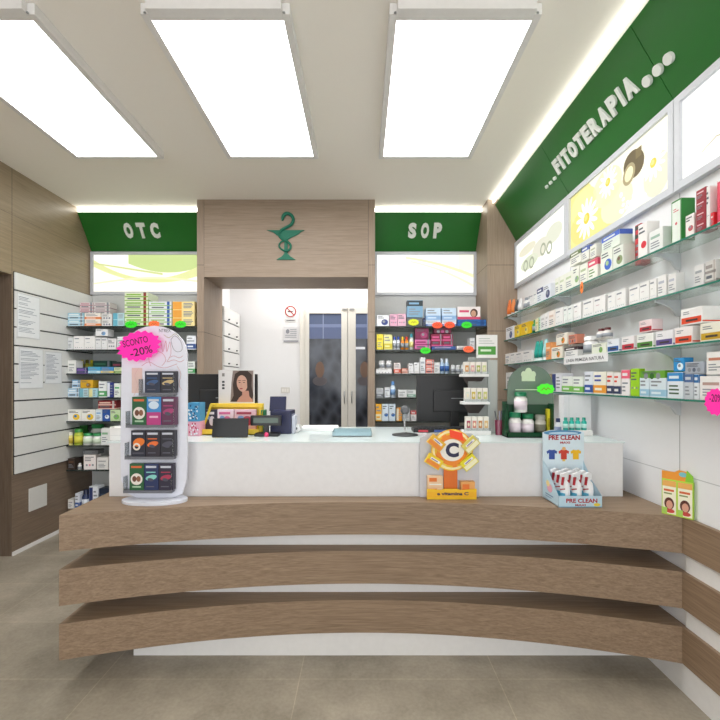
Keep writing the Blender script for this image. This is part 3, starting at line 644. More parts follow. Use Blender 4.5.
# ---- SOP bay (scale 4.8 crop at 360,290)
def sx(v): return 360+v/4.8
row([(c_, sx(80), sx(140), 11, '#e8eaee', '#2c3c80', 'blob', 'white box with navy mark'), (c_, sx(143), sx(180), 12, '#e0a8c0', '#c87898', 'dots', 'pink patterned box'), (c_, sx(181), sx(221), 12.5, '#e4b4c8', '#c87898', 'dots', 'pink patterned box'),
     (c_, sx(225), sx(300), 8.5, '#5a6068', '#8a9098', 'plain', 'grey flat carton', {'d': .14}), (c_, sx(226), sx(302), 17, '#7ea8c8', '#28343c', 'top', 'blue display box with dark header', {'lift': 8.9}),
     (c_, sx(303), sx(314), 8, '#1e2a50', '#6a78a0', 'plain', 'narrow navy box'),
     (c_, sx(316), sx(388), 5.4, '#d8e4f0', '#4a70b8', 'band', 'white and blue flat box', {'n': 1, 'd': .14}), (c_, sx(316), sx(388), 12.5, '#c8dcf0', '#8ab0dc', 'band', 'pale blue box with arc', {'lift': 5.6, 'd': .14}),
     (c_, sx(393), sx(463), 5.4, '#d8e4f0', '#4a70b8', 'band', 'white and blue flat box', {'n': 1, 'd': .14}), (c_, sx(393), sx(463), 12.5, '#c8dcf0', '#8ab0dc', 'band', 'pale blue box with arc', {'lift': 5.6, 'd': .14}),
     (c_, sx(468), sx(606), 6.6, '#2468b0', '#1a4a88', 'stripe', 'long royal blue box', {'d': .14, 'c3': '#1a4a88'}), (c_, sx(468), sx(578), 12.6, '#efe6e6', '#d04a70', 'face', 'white box with smiling face', {'lift': 6.9, 'd': .12})],
    'top shelf under SOP', SZ[0], 'products on the top shelf under SOP')
row([(c_, sx(80), sx(112), 15.5, '#ecd838', '#c8b020', 'plain', 'bright yellow box'), (c_, sx(114), sx(155), 15, '#e8e49a', '#d0c030', 'band', 'pale yellow box'),
     ('bottle', sx(158), sx(175), 13, '#e8ecf4', '#2848a0', None, 'white bottle with blue cap'), ('bottle', sx(176), sx(193), 13, '#e8ecf4', '#2848a0', None, 'white bottle with blue cap'),
     ('bottle', sx(196), sx(214), 13, '#e88a20', '#f0c020', None, 'orange bottle with yellow cap'), ('bottle', sx(216), sx(234), 13, '#e89a28', '#d83020', None, 'orange bottle with red cap'), ('bottle', sx(237), sx(258), 16, '#ecece8', '#3a90a0', None, 'white bottle with teal cap', {'c3': '#e0d890'}),
     (c_, sx(263), sx(338), 10, '#d470a8', '#a02868', 'stripe', 'pink gift pack'), (c_, sx(265), sx(330), 11, '#7a1848', '#a83a70', 'blob', 'plum gift pack', {'lift': 10.4}),
     (c_, sx(345), sx(460), 3.2, '#3a5ca0', '#e8c8dc', 'plain', 'flat blue tray box', {'d': .14}), (c_, sx(342), sx(395), 12, '#8a1840', '#d85a90', 'stripe', 'dark magenta box', {'lift': 3.5}), (c_, sx(396), sx(446), 12, '#8a1840', '#d85a90', 'stripe', 'dark magenta box', {'lift': 3.5}),
     (c_, sx(355), sx(438), 6, '#6a1438', '#b04a80', 'dots', 'plum box', {'lift': 16.2}),
     (c_, sx(465), sx(524), 3.6, '#e4e0e0', '#b0a8b0', 'plain', 'flat white pack'), (c_, sx(527), sx(551), 11.5, '#d8dade', '#a0a8b4', 'plain', 'small white box')],
    'second shelf under SOP', SZ[1], 'products on the second shelf under SOP')
row([(c_, sx(77), sx(153), 4.6, '#e6e6e6', '#c0c0c4', 'row', 'long low white box', {'d': .14}), ('jar', sx(90), sx(120), 8, '#e8e8e8', '#dcdcdc', None, 'white jar', {'lift': 4.8}), ('jar', sx(124), sx(154), 8, '#e8e8e8', '#dcdcdc', None, 'white jar', {'lift': 4.8}),
     (c_, sx(163), sx(195), 10.6, '#e8dcd8', '#d85a40', 'band', 'white and red box'), (c_, sx(200), sx(231), 5, '#e07858', '#f0e0d8', 'stripe', 'low coral box'),
     (c_, sx(233), sx(258), 10, '#e8e8ea', '#c0c4cc', 'row', 'white box'), (c_, sx(260), sx(286), 11, '#e8e8ea', '#c0c4cc', 'row', 'white box'), (c_, sx(289), sx(314), 16, '#e6e8ec', '#a8b0bc', 'plain', 'tall white box'),
     (c_, sx(316), sx(355), 7, '#e0685a', '#f0e0dc', 'stripe', 'coral red box', {'n': 2}), (c_, sx(357), sx(383), 11, '#e8e8e8', '#c0c4cc', 'plain', 'white box'),
     ('bottle', sx(385), sx(406), 15, '#b8d0e8', '#d0dcea', None, 'pale blue bottle', {'c3': '#3a68b0'}), ('bottle', sx(408), sx(430), 15, '#b8d0e8', '#d0dcea', None, 'pale blue bottle', {'c3': '#3a68b0'}),
     ('jar', sx(438), sx(460), 8.4, '#e6e8ea', '#dcdee0', None, 'small white jar'), ('jar', sx(462), sx(484), 8.4, '#e6e8ea', '#dcdee0', None, 'small white jar'), ('jar', sx(486), sx(508), 8.4, '#e6e8ea', '#dcdee0', None, 'small white jar')],
    'third shelf under SOP', SZ[2], 'products on the third shelf under SOP')
row([(c_, sx(78), sx(112), 9, '#c4c8cc', '#6a7078', 'band', 'grey box'), (c_, sx(118), sx(144), 10, '#e0e4e8', '#9aa4b0', 'plain', 'white box'), ('bottle', sx(146), sx(171), 16, '#d8e4f0', '#4a80b8', None, 'white bottle with blue cap', {'c3': '#7aa0cc'}),
     (c_, sx(183), sx(225), 7.5, '#e4e6e6', '#a0a8a8', 'plain', 'low white box'), (c_, sx(227), sx(268), 7.5, '#dfe4e2', '#8ab0a0', 'band', 'low white and green box'), (c_, sx(278), sx(330), 10, '#c8ccd0', '#7a8088', 'plain', 'box behind the monitor')],
    'fourth shelf under SOP', SZ[3], 'products on the fourth shelf under SOP')
row([(c_, sx(75), sx(104), 17, '#f0b020', '#e8e0c0', 'band', 'amber yellow box'), (c_, sx(106), sx(137), 17, '#d8e6f2', '#2a68b0', 'blob', 'white box with blue ring'), (c_, sx(139), sx(170), 17, '#d8e6f2', '#2a68b0', 'blob', 'white box with blue ring'),
     (c_, sx(175), sx(201), 13, '#f0a030', '#e8e0c8', 'half', 'orange box'), (c_, sx(205), sx(240), 13, '#c8ccd0', '#c05040', 'dots', 'mottled grey box'), (c_, sx(244), sx(271), 10, '#e8e4e4', '#d05050', 'top', 'white and red box')],
    'fifth shelf under SOP', SZ[4], 'products on the fifth shelf under SOP')
# ---- right wall
R = 'R'
G1 = 'products on the top glass shelf'
def c5(v): return 495+v/7.2
def c6(v): return 560+v/7.2
def c7(v): return 620+v/7.2
cream = '#e6e8dc'
row([('tube', c5(72), c5(100), 17, '#e87838', '#e8e4e0', None, 'orange tube'), ('tube', c5(102), c5(128), 16, '#ec8a48', '#e8e4e0', None, 'orange tube'), ('tube', c5(132), c5(150), 14, '#4a5058', '#e8e8e8', None, 'dark grey tube'), ('tube', c5(152), c5(178), 14, '#e6e6e8', '#9aa0a8', None, 'white tube'),
     ('bottle', c5(196), c5(220), 12, '#e8e8e6', '#8a9098', None, 'white bottle'), ('bottle', c5(222), c5(246), 12, '#e6e6e6', '#9aa0a0', None, 'white bottle'), (c_, c5(250), c5(275), 12.5, '#e8e8e8', '#c0c4c8', 'row', 'white box'), (c_, c5(277), c5(300), 12.5, '#e8eae8', '#c0c4c8', 'row', 'white box'),
     (c_, c5(302), c5(345), 14.5, '#eaeef2', '#26346a', 'top', 'white box with navy lid', {'c3': '#9aa4b8'}), (c_, c5(347), c5(400), 15, '#e4e8f0', '#26346a', 'blob', 'white box with navy oval', {'d': .07}),
     (c_, c5(432), c5(462), 17, cream, '#c0cca8', 'plain', 'cream box'), (c_, c5(464), c5(503), 17.4, cream, '#c0cca8', 'plain', 'cream box'), (c_, c5(505), c5(560), 18, cream, '#b8c8a0', 'plain', 'cream box'),
     (c_, c6(92), c6(138), 20, cream, '#8ab070', 'blob', 'cream box with green leaf'),
     (c_, c6(142), c6(198), 19.5, cream, '#a8b890', 'plain', 'cream herbal box'), (c_, c6(202), c6(270), 20, '#ecebe2', '#d84a68', 'top', 'herbal box with red top edge', {'c3': '#5a8a48', 'd': .05}),
     (c_, c6(72), c6(150), 13, '#e8e8de', '#6a7a50', 'top', 'herbal box with olive edge', {'lm': .146}), (c_, c6(155), c6(210), 14, '#e8e8de', '#4a60a8', 'top', 'herbal box with blue edge', {'lm': .136}),
     (c_, c6(216), c6(262), 13, '#e4e6dc', '#a8b090', 'plain', 'pale herbal box', {'lm': .126}),
     (c_, c6(292), c6(378), 23, '#e8ece0', '#3a68c8', 'blob', 'herbal box with blue patch', {'c3': '#a8c890', 'd': .06}), (c_, c6(382), c6(456), 22, '#dfe4da', '#8a9e70', 'blob', 'sage herbal box', {'d': .075, 'c3': '#7a5a50'}),
     (c_, c6(300), c6(430), 15, '#dfe8dc', '#4a6ac8', 'top', 'wide herbal box with blue edge', {'lm': .125, 'd': .07}),
     (c_, c7(130), c7(195), 34, '#efecea', '#d8283a', 'blob', 'tall white box with red disc', {'d': .06, 'c3': '#d83a48'}),
     (c_, c7(210), c7(308), 22, '#eceeec', '#9ab8a8', 'plain', 'white box with fine print', {'d': .045}),
     (c_, c7(371), c7(440), 42, '#e8f0e8', '#2a8a38', 'sides', 'tall green and white box', {'d': .06, 'c3': '#d06a70'}),
     (c_, c7(471), c7(532), 22, '#f0ece8', '#c05a60', 'blob', 'small white box', {'d': .02}),
     (c_, c7(547), c7(617), 10.6, '#9a1a2c', '#e0b8bc', 'plain', 'dark red box', {'n': 4, 'd': .05}),
     (c_, c7(622), c7(648), 42, '#ece8e6', '#3a2a2c', 'dots', 'slim white box with black marks', {'d': .03}), (c_, c7(652), c7(676), 14, '#d8303a', '#f0d0d0', 'plain', 'small bright red box', {'d': .04}),
     (c_, c7(700), c7(800), 44, '#ecebea', '#e03a58', 'half', 'tall white box with pink panel', {'d': .06}),
     (c_, c7(840), c7(1000), 36, '#ecebea', '#4a80b0', 'band', 'white box with blue band', {'d': .06})],
    'top glass shelf', GZ[0], G1, R)
# back coloured box behind the red disc one
row([(c_, c7(108), c7(150), 40, '#c83a40', '#3a4038', 'top', 'red box with dark top', {'back': .062, 'd': .05})], 'top glass shelf', GZ[0], G1, R)
Wt = '#edecea'
row([(c_, c5(78), c5(135), 12.5, '#e8eaf0', '#34508c', 'blob', 'white box with blue mark', {'d': .05}), (c_, c5(140), c5(183), 12, '#ecc818', '#f4e070', 'blob', 'yellow box'), (c_, c5(187), c5(250), 12.5, '#ecc010', '#f4e070', 'blob', 'deeper yellow box'),
     ('bottle', c5(254), c5(286), 13, '#2e9048', '#2a7a40', None, 'green bottle'), (c_, c5(290), c5(312), 13, '#ece4b8', '#d8c850', 'plain', 'slim pale yellow box'), (c_, c5(314), c5(327), 14, '#e0ece0', '#3a9a60', 'half', 'slim green edged box'),
     (c_, c5(330), c5(360), 16, Wt, '#c8c8c4', 'plain', 'off-white box'), (c_, c5(362), c5(384), 16.5, Wt, '#c8c8c4', 'plain', 'off-white box'), (c_, c5(386), c5(430), 17, '#efe6de', '#d8c0b0', 'plain', 'blush white box'),
     (c_, c5(434), c5(490), 17, Wt, '#c0c8c8', 'row', 'bright white box'), (c_, c5(494), c5(522), 17, '#e8ece8', '#a8c8b8', 'row', 'bright white box'), (c_, c5(524), c5(560), 17, '#e8ece8', '#a8c8b8', 'row', 'bright white box'), (c_, c5(564), c5(618), 17.5, Wt, '#c8b8b8', 'row', 'bright white box', {'d': .06}),
     (c_, c6(165), c6(240), 18, Wt, '#b8c0cc', 'row', 'white tea box'), (c_, c6(243), c6(325), 18, Wt, '#c8a8b0', 'row', 'white tea box', {'d': .06}), (c_, c6(342), c6(400), 18, Wt, '#b8c0cc', 'row', 'white tea box'), (c_, c6(402), c6(470), 18.5, Wt, '#c8b0a8', 'row', 'white tea box', {'d': .06}),
     (c_, c6(497), c6(570), 19, Wt, '#b8c0cc', 'row', 'white tea box'), (c_, c6(572), c6(642), 19.5, Wt, '#c0b0b8', 'row', 'white tea box'), (c_, c6(645), c6(695), 20, Wt, '#c0c0b8', 'row', 'white tea box', {'d': .04}),
     (c_, 657.5, 666, 21, Wt, '#b8bcc8', 'plain', 'white narrow box', {'d': .05}), (c_, 668, 676, 20, '#e6e6e4', '#b8bcc8', 'plain', 'white narrow box', {'d': .04}),
     (c_, 694, 704, 21, '#e0e0de', '#9aa0a4', 'plain', 'grey white box'), (c_, 705, 716, 22, '#d8d6d2', '#9a9490', 'stripe', 'taupe box', {'c3': '#b8b0a8'}), (c_, 722, 740, 24, '#e4e4e2', '#9aa0a4', 'plain', 'white box')],
    'second glass shelf', GZ[1], 'products on the second glass shelf', R)
def c8(v): return 490+v*230/720
row([(c_, c5(63), c5(108), 10.6, Wt, '#a8b0c0', 'plain', 'low white box'), (c_, c5(111), c5(148), 10.8, Wt, '#c0c4cc', 'row', 'low white box'), (c_, c5(150), c5(198), 11, Wt, '#c0c4cc', 'row', 'low white box'), (c_, c5(200), c5(266), 11.5, Wt, '#c0c4cc', 'row', 'low white box'),
     ('tube', c5(272), c5(296), 20, '#2aa89a', '#d8e8e4', None, 'teal tube'), ('tube', c5(298), c5(324), 20, '#2aa89a', '#d8e8e4', None, 'teal tube'), ('tube', c5(328), c5(362), 21, '#a8dce0', '#e8f0f0', None, 'pale aqua tube'),
     (c_, c5(366), c5(404), 17, '#eca060', '#f4d8b8', 'plain', 'orange box'), (c_, c5(406), c5(486), 11.6, '#efeadc', '#e88a28', 'blob', 'white box with orange fruit', {'c3': '#4a8a38'}), (c_, c5(440), c5(520), 11, '#efeadc', '#e88a28', 'blob', 'white box with orange fruit', {'lm': .093, 'c3': '#4a8a38', 'd': .05}),
     (c_, c5(500), c5(596), 10, '#ecebe8', '#3a2a30', 'top', 'white box with dark lettering'), (c_, c5(530), c5(590), 9, '#d88a70', '#a03a28', 'dots', 'reddish small box', {'lm': .085, 'd': .05}),
     ('jar', c8(278), c8(312), 19, '#ecebea', '#e4e4e2', None, 'tall white tub'),
     (c_, c8(318), c8(364), 10.5, '#e8ecdc', '#7ab04a', 'blob', 'white box with green leaf'), ('bottle', c8(326), c8(344), 11, '#e8e4e0', '#5a1a20', None, 'white bottle with maroon cap', {'lm': .084}), ('bottle', c8(346), c8(363), 11, '#e8e4e0', '#5a1a20', None, 'white bottle with maroon cap', {'lm': .084}),
     (c_, c8(367), c8(404), 13, '#e8ecf2', '#1e5aa0', 'lab', 'white box with blue label', {'d': .04}), (c_, c8(412), c8(452), 14, '#eeeaea', '#c02038', 'lab', 'white box with crimson label', {'d': .04}), (c_, c8(459), c8(511), 14.5, '#ecede8', '#4a8a30', 'lab', 'white box with green label', {'d': .04}),
     (c_, c8(467), c8(508), 12, '#eed8da', '#b02a3a', 'lab', 'white box with dark red label', {'lm': .079, 'd': .05}),
     (c_, c8(518), c8(573), 15.5, '#ecebee', '#5a4a8a', 'lab', 'white box with purple label', {'d': .04}), (c_, c8(578), c8(634), 17, '#efe9e6', '#e04a20', 'lab', 'white box with orange label', {'d': .06}),
     (c_, c8(597), c8(665), 16.5, '#efeeec', '#e0481c', 'lab', 'white box with orange label', {'lm': .078, 'd': .08}), (c_, c8(658), c8(728), 18.5, '#efecdc', '#c8a020', 'lab', 'white box with mustard label', {'d': .06}),
     (c_, 726, 748, 20, '#efecec', '#8a3a80', 'lab', 'white box with violet label', {'d': .06})],
    'third glass shelf', GZ[2], 'products on the third glass shelf', R)
def c9(v): return 500+v/5.14
def c10(v): return 620+v/5.54
row([(c_, c9(30), c9(90), 17, '#e4e6e6', '#b0b8b8', 'plain', 'white box'), (c_, c9(92), c9(170), 17, '#dfe4e0', '#a0b0a0', 'plain', 'white box'), (c_, c9(200), c9(262), 17, '#b8a888', '#7a6a48', 'plain', 'tan box'),
     (c_, c9(268), c9(314), 18.6, '#e8e8ee', '#3a4880', 'half', 'white and navy box'), (c_, c9(318), c9(372), 16, '#e8ece4', '#7ac050', 'band', 'white box with green base', {'d': .08}), (c_, c9(374), c9(426), 16.2, '#e8ece4', '#7ac050', 'band', 'white box with green base', {'d': .04}),
     (c_, c9(434), c9(476), 22, '#e4e8f0', '#2a50a0', 'band', 'white and blue box'), (c_, c9(480), c9(544), 22.5, '#f0ecdc', '#f0a030', 'band', 'white box with orange base', {'c3': '#3a50a0'}), (c_, c9(548), c9(582), 22.5, '#ece8e4', '#26345c', 'band', 'white box with navy base', {'c3': '#d84a30'}), (c_, c9(584), c9(620), 22.5, '#ece8e4', '#26345c', 'band', 'white box with navy base', {'c3': '#d84a30'}),
     (c_, c10(8), c10(54), 26, '#efe9ea', '#e8607a', 'top', 'white box with pink square', {'d': .03}), (c_, c10(58), c10(106), 27.5, '#9cd020', '#d8f080', 'dots', 'lime green box', {'d': .03}),
     (c_, c10(109), c10(162), 19, '#dce8f0', '#9ac4dc', 'band', 'pale blue box'), (c_, c10(164), c10(256), 19.5, '#dce8f0', '#9ac4dc', 'band', 'pale blue wide box', {'d': .05}), (c_, c10(112), c10(248), 7.5, '#6aa830', '#2e6a20', 'dots', 'flat green box', {'lm': .089}),
     (c_, c10(262), c10(350), 26, '#e4ecf2', '#2a88cc', 'top', 'white box with blue top', {'c3': '#3a5a40', 'd': .03}), (c_, c10(296), c10(356), 13.5, '#2890d0', '#e0f0f8', 'blob', 'sky blue small box', {'lm': .118, 'd': .04}),
     (c_, c10(356), c10(406), 25.5, '#c8ced4', '#4a6a9c', 'top', 'silver blue box', {'d': .03}), (c_, c10(410), c10(438), 25.5, '#dfe6ea', '#2a70b0', 'top', 'white and blue narrow box', {'d': .03}),
     (c_, c10(360), c10(465), 11.5, '#a8b0bc', '#5a6274', 'dots', 'silver grey flat box', {'lm': .108, 'd': .05}),
     (c_, c10(442), c10(580), 24.5, '#ecebe8', '#b89a90', 'plain', 'white wide box', {'d': .06}), (c_, c10(478), c10(590), 23, '#ecebe8', '#c07a60', 'plain', 'white box with figure', {'lm': .101, 'd': .06}),
     (c_, c10(600), c10(740), 30, '#ecebe8', '#8a98a8', 'band', 'white box', {'d': .06})],
    'lowest glass shelf', GZ[3], 'products on the lowest glass shelf', R)
# ------------------------------------------------------------------ neon splash tags
INK = col('#2a1830', .6)
def splash(fm, w, h, c, label, txt=None, n=11, rot=0):
    b = MB(); pts = []; rn = random.Random(int(w*1e4)+n)
    M = 4*n
    for i in range(M):
        a = 2*PI*i/M; k = 1+.07*math.cos(n*a)
        pts.append((w/2*k*math.cos(a)*(1+.05*rn.uniform(-1, 1)), h/2*k*math.sin(a)))
    ce, sn = math.cos(rot), math.sin(rot); pts = [(ce*x-sn*y, sn*x+ce*y) for x, y in pts]
    b.prism(fm, pts, .0015, emis(c, .7, 'neon_card_added_glow'))  # printed card, not a lamp: emission added to brighten its neon colour
    if txt:
        for s, x, y, hh, ww in txt: b.text(fm, s, x, y, hh, INK, w=ww, off=.0022, rot=rot, bold=.012)
    else:
        b.line(fm, [(-w*.24, -h*.12), (-w*.1, h*.12), (w*.02, -h*.1), (w*.12, h*.12), (w*.26, -h*.06)], h*.06, col('#2c5a2a' if c.startswith('#3') else '#8a4a20', .6), .0022)
    o = b.build('price_tag'); tag(o, label, 'price tag', 'neon splash shaped price tags'); return o
ft = lambda x, y, Y: fr((px(x, Y), Y, pz(y, Y)))
Yt = YP-.0003
splash(ft(131, 324.5, Yt), 12*Yt/F, 7*Yt/F, '#36e02a', 'neon green splash tag under the green and white box stack, OTC shelf')
splash(ft(154, 324, Yt), 11*Yt/F, 6.5*Yt/F, '#ff7a3c', 'neon orange splash tag on the top shelf edge under OTC')
splash(ft(180.5, 324.3, Yt), 11.5*Yt/F, 7*Yt/F, '#36e02a', 'neon green splash tag on the OTC shelf edge nearest the portal')
for x, y, c, lab in ((257, 155, '#e8f02a', 'neon yellow splash tag on the top shelf edge under SOP'), (371, 169, '#ff5a30', 'neon orange splash tag, left of two on top SOP shelf'), (430, 168, '#ff5a30', 'neon orange splash tag, right of two on top SOP shelf'),
                     (512, 168, '#36e02a', 'neon green splash tag on the top shelf edge under SOP'), (314, 291, '#36e02a', 'neon green splash tag on the second shelf edge under SOP'), (521, 285, '#ff6a40', 'neon orange splash tag on the second shelf edge under SOP')):
    splash(ft(sx(x), 290+y/4.8, Yt), 10.5*Yt/F, 6.4*Yt/F, c, lab)
# orange drop tag on glass shelf, and pink one at right
def ftr(x, y, X=XF-.0003):
    Y = F*X/(x-CX); return fr((X, Y, pz(y, Y)), (0, -1, 0))
Y = F*XF/(581.8-CX); splash(ftr(581.8, 287.5), .035, .075*.98, '#ff8a3a', 'orange tag hanging from the top glass shelf', n=7)
splash(ftr(716, 402), .10, .10, '#ff2aa0', 'bright pink splash tag on the lowest glass shelf edge', [('-20%', 0, 0, .03, .055)], n=13)
# strip label on third glass shelf
Ya, Yb = F*(XF-.003)/(564-CX), F*(XF-.003)/(608-CX)
b = MB(); fm = fr((XF-.003, Ya, GZ[2]-.048), (0, -1, 0)); w = Ya-Yb; b.prism(fm, [(0, 0), (w, 0), (w, .05), (0, .05)], .0015, col('#e8e8e8', .5)); b.text(fm, 'LINEA PRIMIZIA NATURA', w/2, .014, .02, col('#4a4a52', .6), w=w*.86, off=.0022, bold=.01)
tag(b.build('shelf_label'), 'white strip label with dark lettering on the third glass shelf edge', 'label')
# ------------------------------------------------------------------ emblem on portal
EMG = col('#0b6a52', .6); t = thing('pharmacy_emblem', 'green snake and bowl pharmacy emblem on the timber portal', 'emblem', (px(286, YP), YP-.003, pz(262, YP)))
q = YP/F; fe = fr((px(286, YP), YP, pz(262, YP)))
def P(x, y): return ((190+x/3.6-286)*q, (262-(190+y/3.6))*q)
b = MB(); b.prism(fe, [P(278, 146), P(300, 153), P(312, 163), P(330, 172), P(340, 180), P(340, 230), P(332, 240), P(312, 252), P(380, 252), P(362, 240), P(352, 230), P(352, 180), P(365, 172), P(388, 162), P(398, 153), P(412, 146)], .014, EMG); b.build('bowl', t)
pth = [(334, 112), (337, 96), (350, 87), (366, 94), (373, 110), (365, 127), (348, 137), (330, 147), (322, 162), (330, 176), (348, 186), (362, 198), (362, 212), (350, 222), (332, 216), (322, 204), (328, 190), (345, 184), (358, 176)]
def smooth(p, k=4):
    out = []
    for i in range(len(p)-1):
        p0, p1, p2, p3 = p[max(i-1, 0)], p[i], p[i+1], p[min(i+2, len(p)-1)]
        for j in range(k):
            u = j/k; out.append(tuple(.5*((2*p1[a])+(-p0[a]+p2[a])*u+(2*p0[a]-5*p1[a]+4*p2[a]-p3[a])*u*u+(-p0[a]+3*p1[a]-3*p2[a]+p3[a])*u**3) for a in range(len(p1))))
    out.append(p[-1]); return out
sp = smooth(pth); b = MB(); N = len(sp)
b.tube([fe @ Vector((*P(*p), .018)) for p in sp], [.016*(1-.75*i/N)+.002 if i > 3 else .010+.002*i for i in range(N)], EMG, 8); b.build('snake', t)
# ------------------------------------------------------------------ back room items
t = thing('drawer_cabinet', 'tall white cabinet of small drawers seen through the portal', 'cabinet', (-1.57, 4.8, 0))
X0 = -1.50; za = H+.82
b = MB(); b.box(-1.62, X0-.012, YB+.12, 5.1, 0, za, WHITE); b.build('body', t)
zz = za; i = 0
while zz > .3:
    z2 = zz-.165; b = MB(); b.box(X0-.012, X0, YB+.125, 5.09, z2+.01, zz-.004, col('#e8e8e6', .4), .002); b.box(X0-.014, X0-.011, YB+.125, 5.09, z2, z2+.01, DARK); d = b.build('drawer', t)
    for yy in (4.66, 4.95): b = MB(); b.cyl((X0, yy, z2+.035), .008, .018, DARK, 10, 0); b.build('knob', d)
    zz = z2
f = fr((px(290.6, YR), YR-.002, pz(311.6, YR))); b = MB(); b.prism(f, [(.078*math.cos(2*PI*i/24), .078*math.sin(2*PI*i/24)) for i in range(24)], .003, WHITE, z0=-.001)
RED = col('#a8222c', .5); b.ring(f, 0, 0, .056, .07, RED, .003); b.line(f, [(-.045, .045), (.045, -.045)], .012, RED, .0035); b.rect(f, -.035, -.008, .025, .006, col('#333', .5) if 0 else DARK, .003); b.line(f, [(.03, .0), (.035, .02), (.03, .035)], .004, DARK, .003)
b.prism(f, [(-.07, -.13), (.07, -.13), (.07, -.088), (-.07, -.088)], .002, col('#d4d6d6', .5), z0=-.001); b.rect(f, -.05, -.112, .05, -.105, DARK, .0028)
tag(b.build('no_smoking_sign'), 'round red and white no smoking sign on white back wall', 'sign')
f = fr((px(291, YR), YR-.002, pz(342, YR))); b = MB(); b.prism(f, [(-.09, 0), (.09, 0), (.09, .19), (-.09, .19)], .006, col('#dcdde0', .5), z0=-.001)
b.disc(f, -.04, .13, .022, .028, col('#8a8e98', .5), .007)
for i in range(5): b.rect(f, -.01+(.0 if i < 3 else -.06), .15-i*.024, .07, .158-i*.024, col('#9a9ea8', .5), .007)
b.rect(f, -.09, 0, .09, .02, col('#9a9ca4', .5), .0068)
tag(b.build('notice_sheet'), 'small grey printed notice beneath the no smoking sign', 'notice')
f = fr((px(285.5, YR), YR-.002, pz(393, YR))); b = MB(); b.prism(f, [(-.055, 0), (.055, 0), (.055, .07), (-.055, .07)], .008, col('#d8d6d0', .4), z0=-.001)
for k in (-1, 0, 1): b.rect(f, k*.03-.012, .015, k*.03+.012, .055, col('#eeece6', .4), .009)
tag(b.build('light_switch'), 'beige light switch plate low on the white back wall', 'switch')
# ------------------------------------------------------------------ worktop things
def wy(y): return F*.3265/(y-CY)
WT = SH+.0005
def T(x, Y): return (px(x, Y), Y, WT)
# monitors seen from behind (screens face staff)
def monitor(x0, x1, ytop, Y, label, yb=421):
    xc = px((x0+x1)/2, Y); w = (x1-x0)*Y/F; zt = pz(ytop, Y); zb = pz(yb, Y)
    t = thing('computer_monitor', label, 'monitor', (xc, Y, WT), 0, 'black monitors on the counter')
    b = MB(); b.box(xc-w/2, xc+w/2, Y, Y+.03, zb, zt, BLACK, .006); b.build('screen_housing', t)
    b = MB(); b.box(xc-w*.28, xc+w*.26, Y-.022, Y+.001, zb+(zt-zb)*.22, zb+(zt-zb)*.68, col('#202022', .5), .008)
    b.rect(fr((xc-w*.05, Y-.022, zb+(zt-zb)*.5)), 0, 0, w*.22, .004, STEEL, .001)
    b.build('rear_cover', t)
    b = MB(); b.box(xc-.03, xc+.03, Y-.02, Y+.02, WT+.01, zb+.09, BLACK, .003); b.build('neck', t)
    b = MB(); b.box(xc-.12, xc+.12, Y-.06, Y+.07, WT, WT+.012, BLACK, .004); b.build('foot', t)
monitor(416.7, 492, 375, 2.84, 'black computer monitor turned away, below the SOP shelves', 422)
monitor(184, 257, 374, 2.84, 'black computer monitor turned away, left behind the portrait card', 422)
t = thing('keyboard', 'black keyboard with a coloured edge lying beneath the right monitor', 'keyboard', (px(440, 2.72), 2.7, WT))
b = MB(); xk = px(440, 2.7); b.box(xk-.18, xk+.2, 2.63, 2.76, WT, WT+.022, BLACK, .004)
b.box(xk-.15, xk-.09, 2.622, 2.63, WT+.004, WT+.016, col('#c03a48', .4)); b.box(xk-.05, xk+.06, 2.622, 2.63, WT+.004, WT+.016, col('#3a58a0', .4)); b.box(xk+.09, xk+.15, 2.622, 2.63, WT+.004, WT+.016, col('#c04a50', .4)); b.build('base', t)
for r in range(4):
    b = MB()
    for c in range(14): b.box(xk-.17+c*.025, xk-.149+c*.025, 2.645+r*.026, 2.666+r*.026, WT+.022, WT+.027, col('#303234', .5))
    b.build('key_row', t)
# scanner on a round stand
Y = 2.5; x = px(405, Y); t = thing('barcode_scanner', 'grey round-headed scanner on thin stem and black disc base', 'scanner', (x, Y, WT))
b = MB(); b.lathe((x, Y, WT), [(.078, 0), (.078, .006), (.03, .014), (.012, .018)], DARK, 28); b.build('base', t)
b = MB(); b.tube([(x, Y, WT+.012), (x-.003, Y, WT+.07), (x, Y+.01, WT+.12)], .006, STEEL); b.build('stem', t)
b = MB(); b.lathe((x, Y-.02, WT+.15), [(.016, 0), (.026, .006), (.028, .03), (.016, .04)], col('#5a5c60', .4), 20, 1); b.tube([(x, Y, WT+.1), (x, Y, WT+.14)], [.014, .02], col('#8a8e92', .4)); b.build('head', t)
# tablet
Y = wy(437.8); x = px(229.6, Y); t = thing('tablet', 'black tablet screen propped upright at the front of worktop', 'tablet', (x, Y, WT))
M = Matrix.Translation((x, Y, WT)) @ Matrix.Rotation(-.18, 4, 'X')
b = MB(); b.M = M; b.box(-.104, .104, 0, .009, .002, .112, BLACK, .004); b.build('case', t)
b = MB(); b.M = M; b.rect(fr((0, 0, 0)), -.096, .010, .096, .104, col('#050506', .35), .0008); b.build('screen', t)
b = MB(); b.box(x-.05, x+.05, Y+.022, Y+.07, WT, WT+.05, DARK, .004); b.build('support', t)
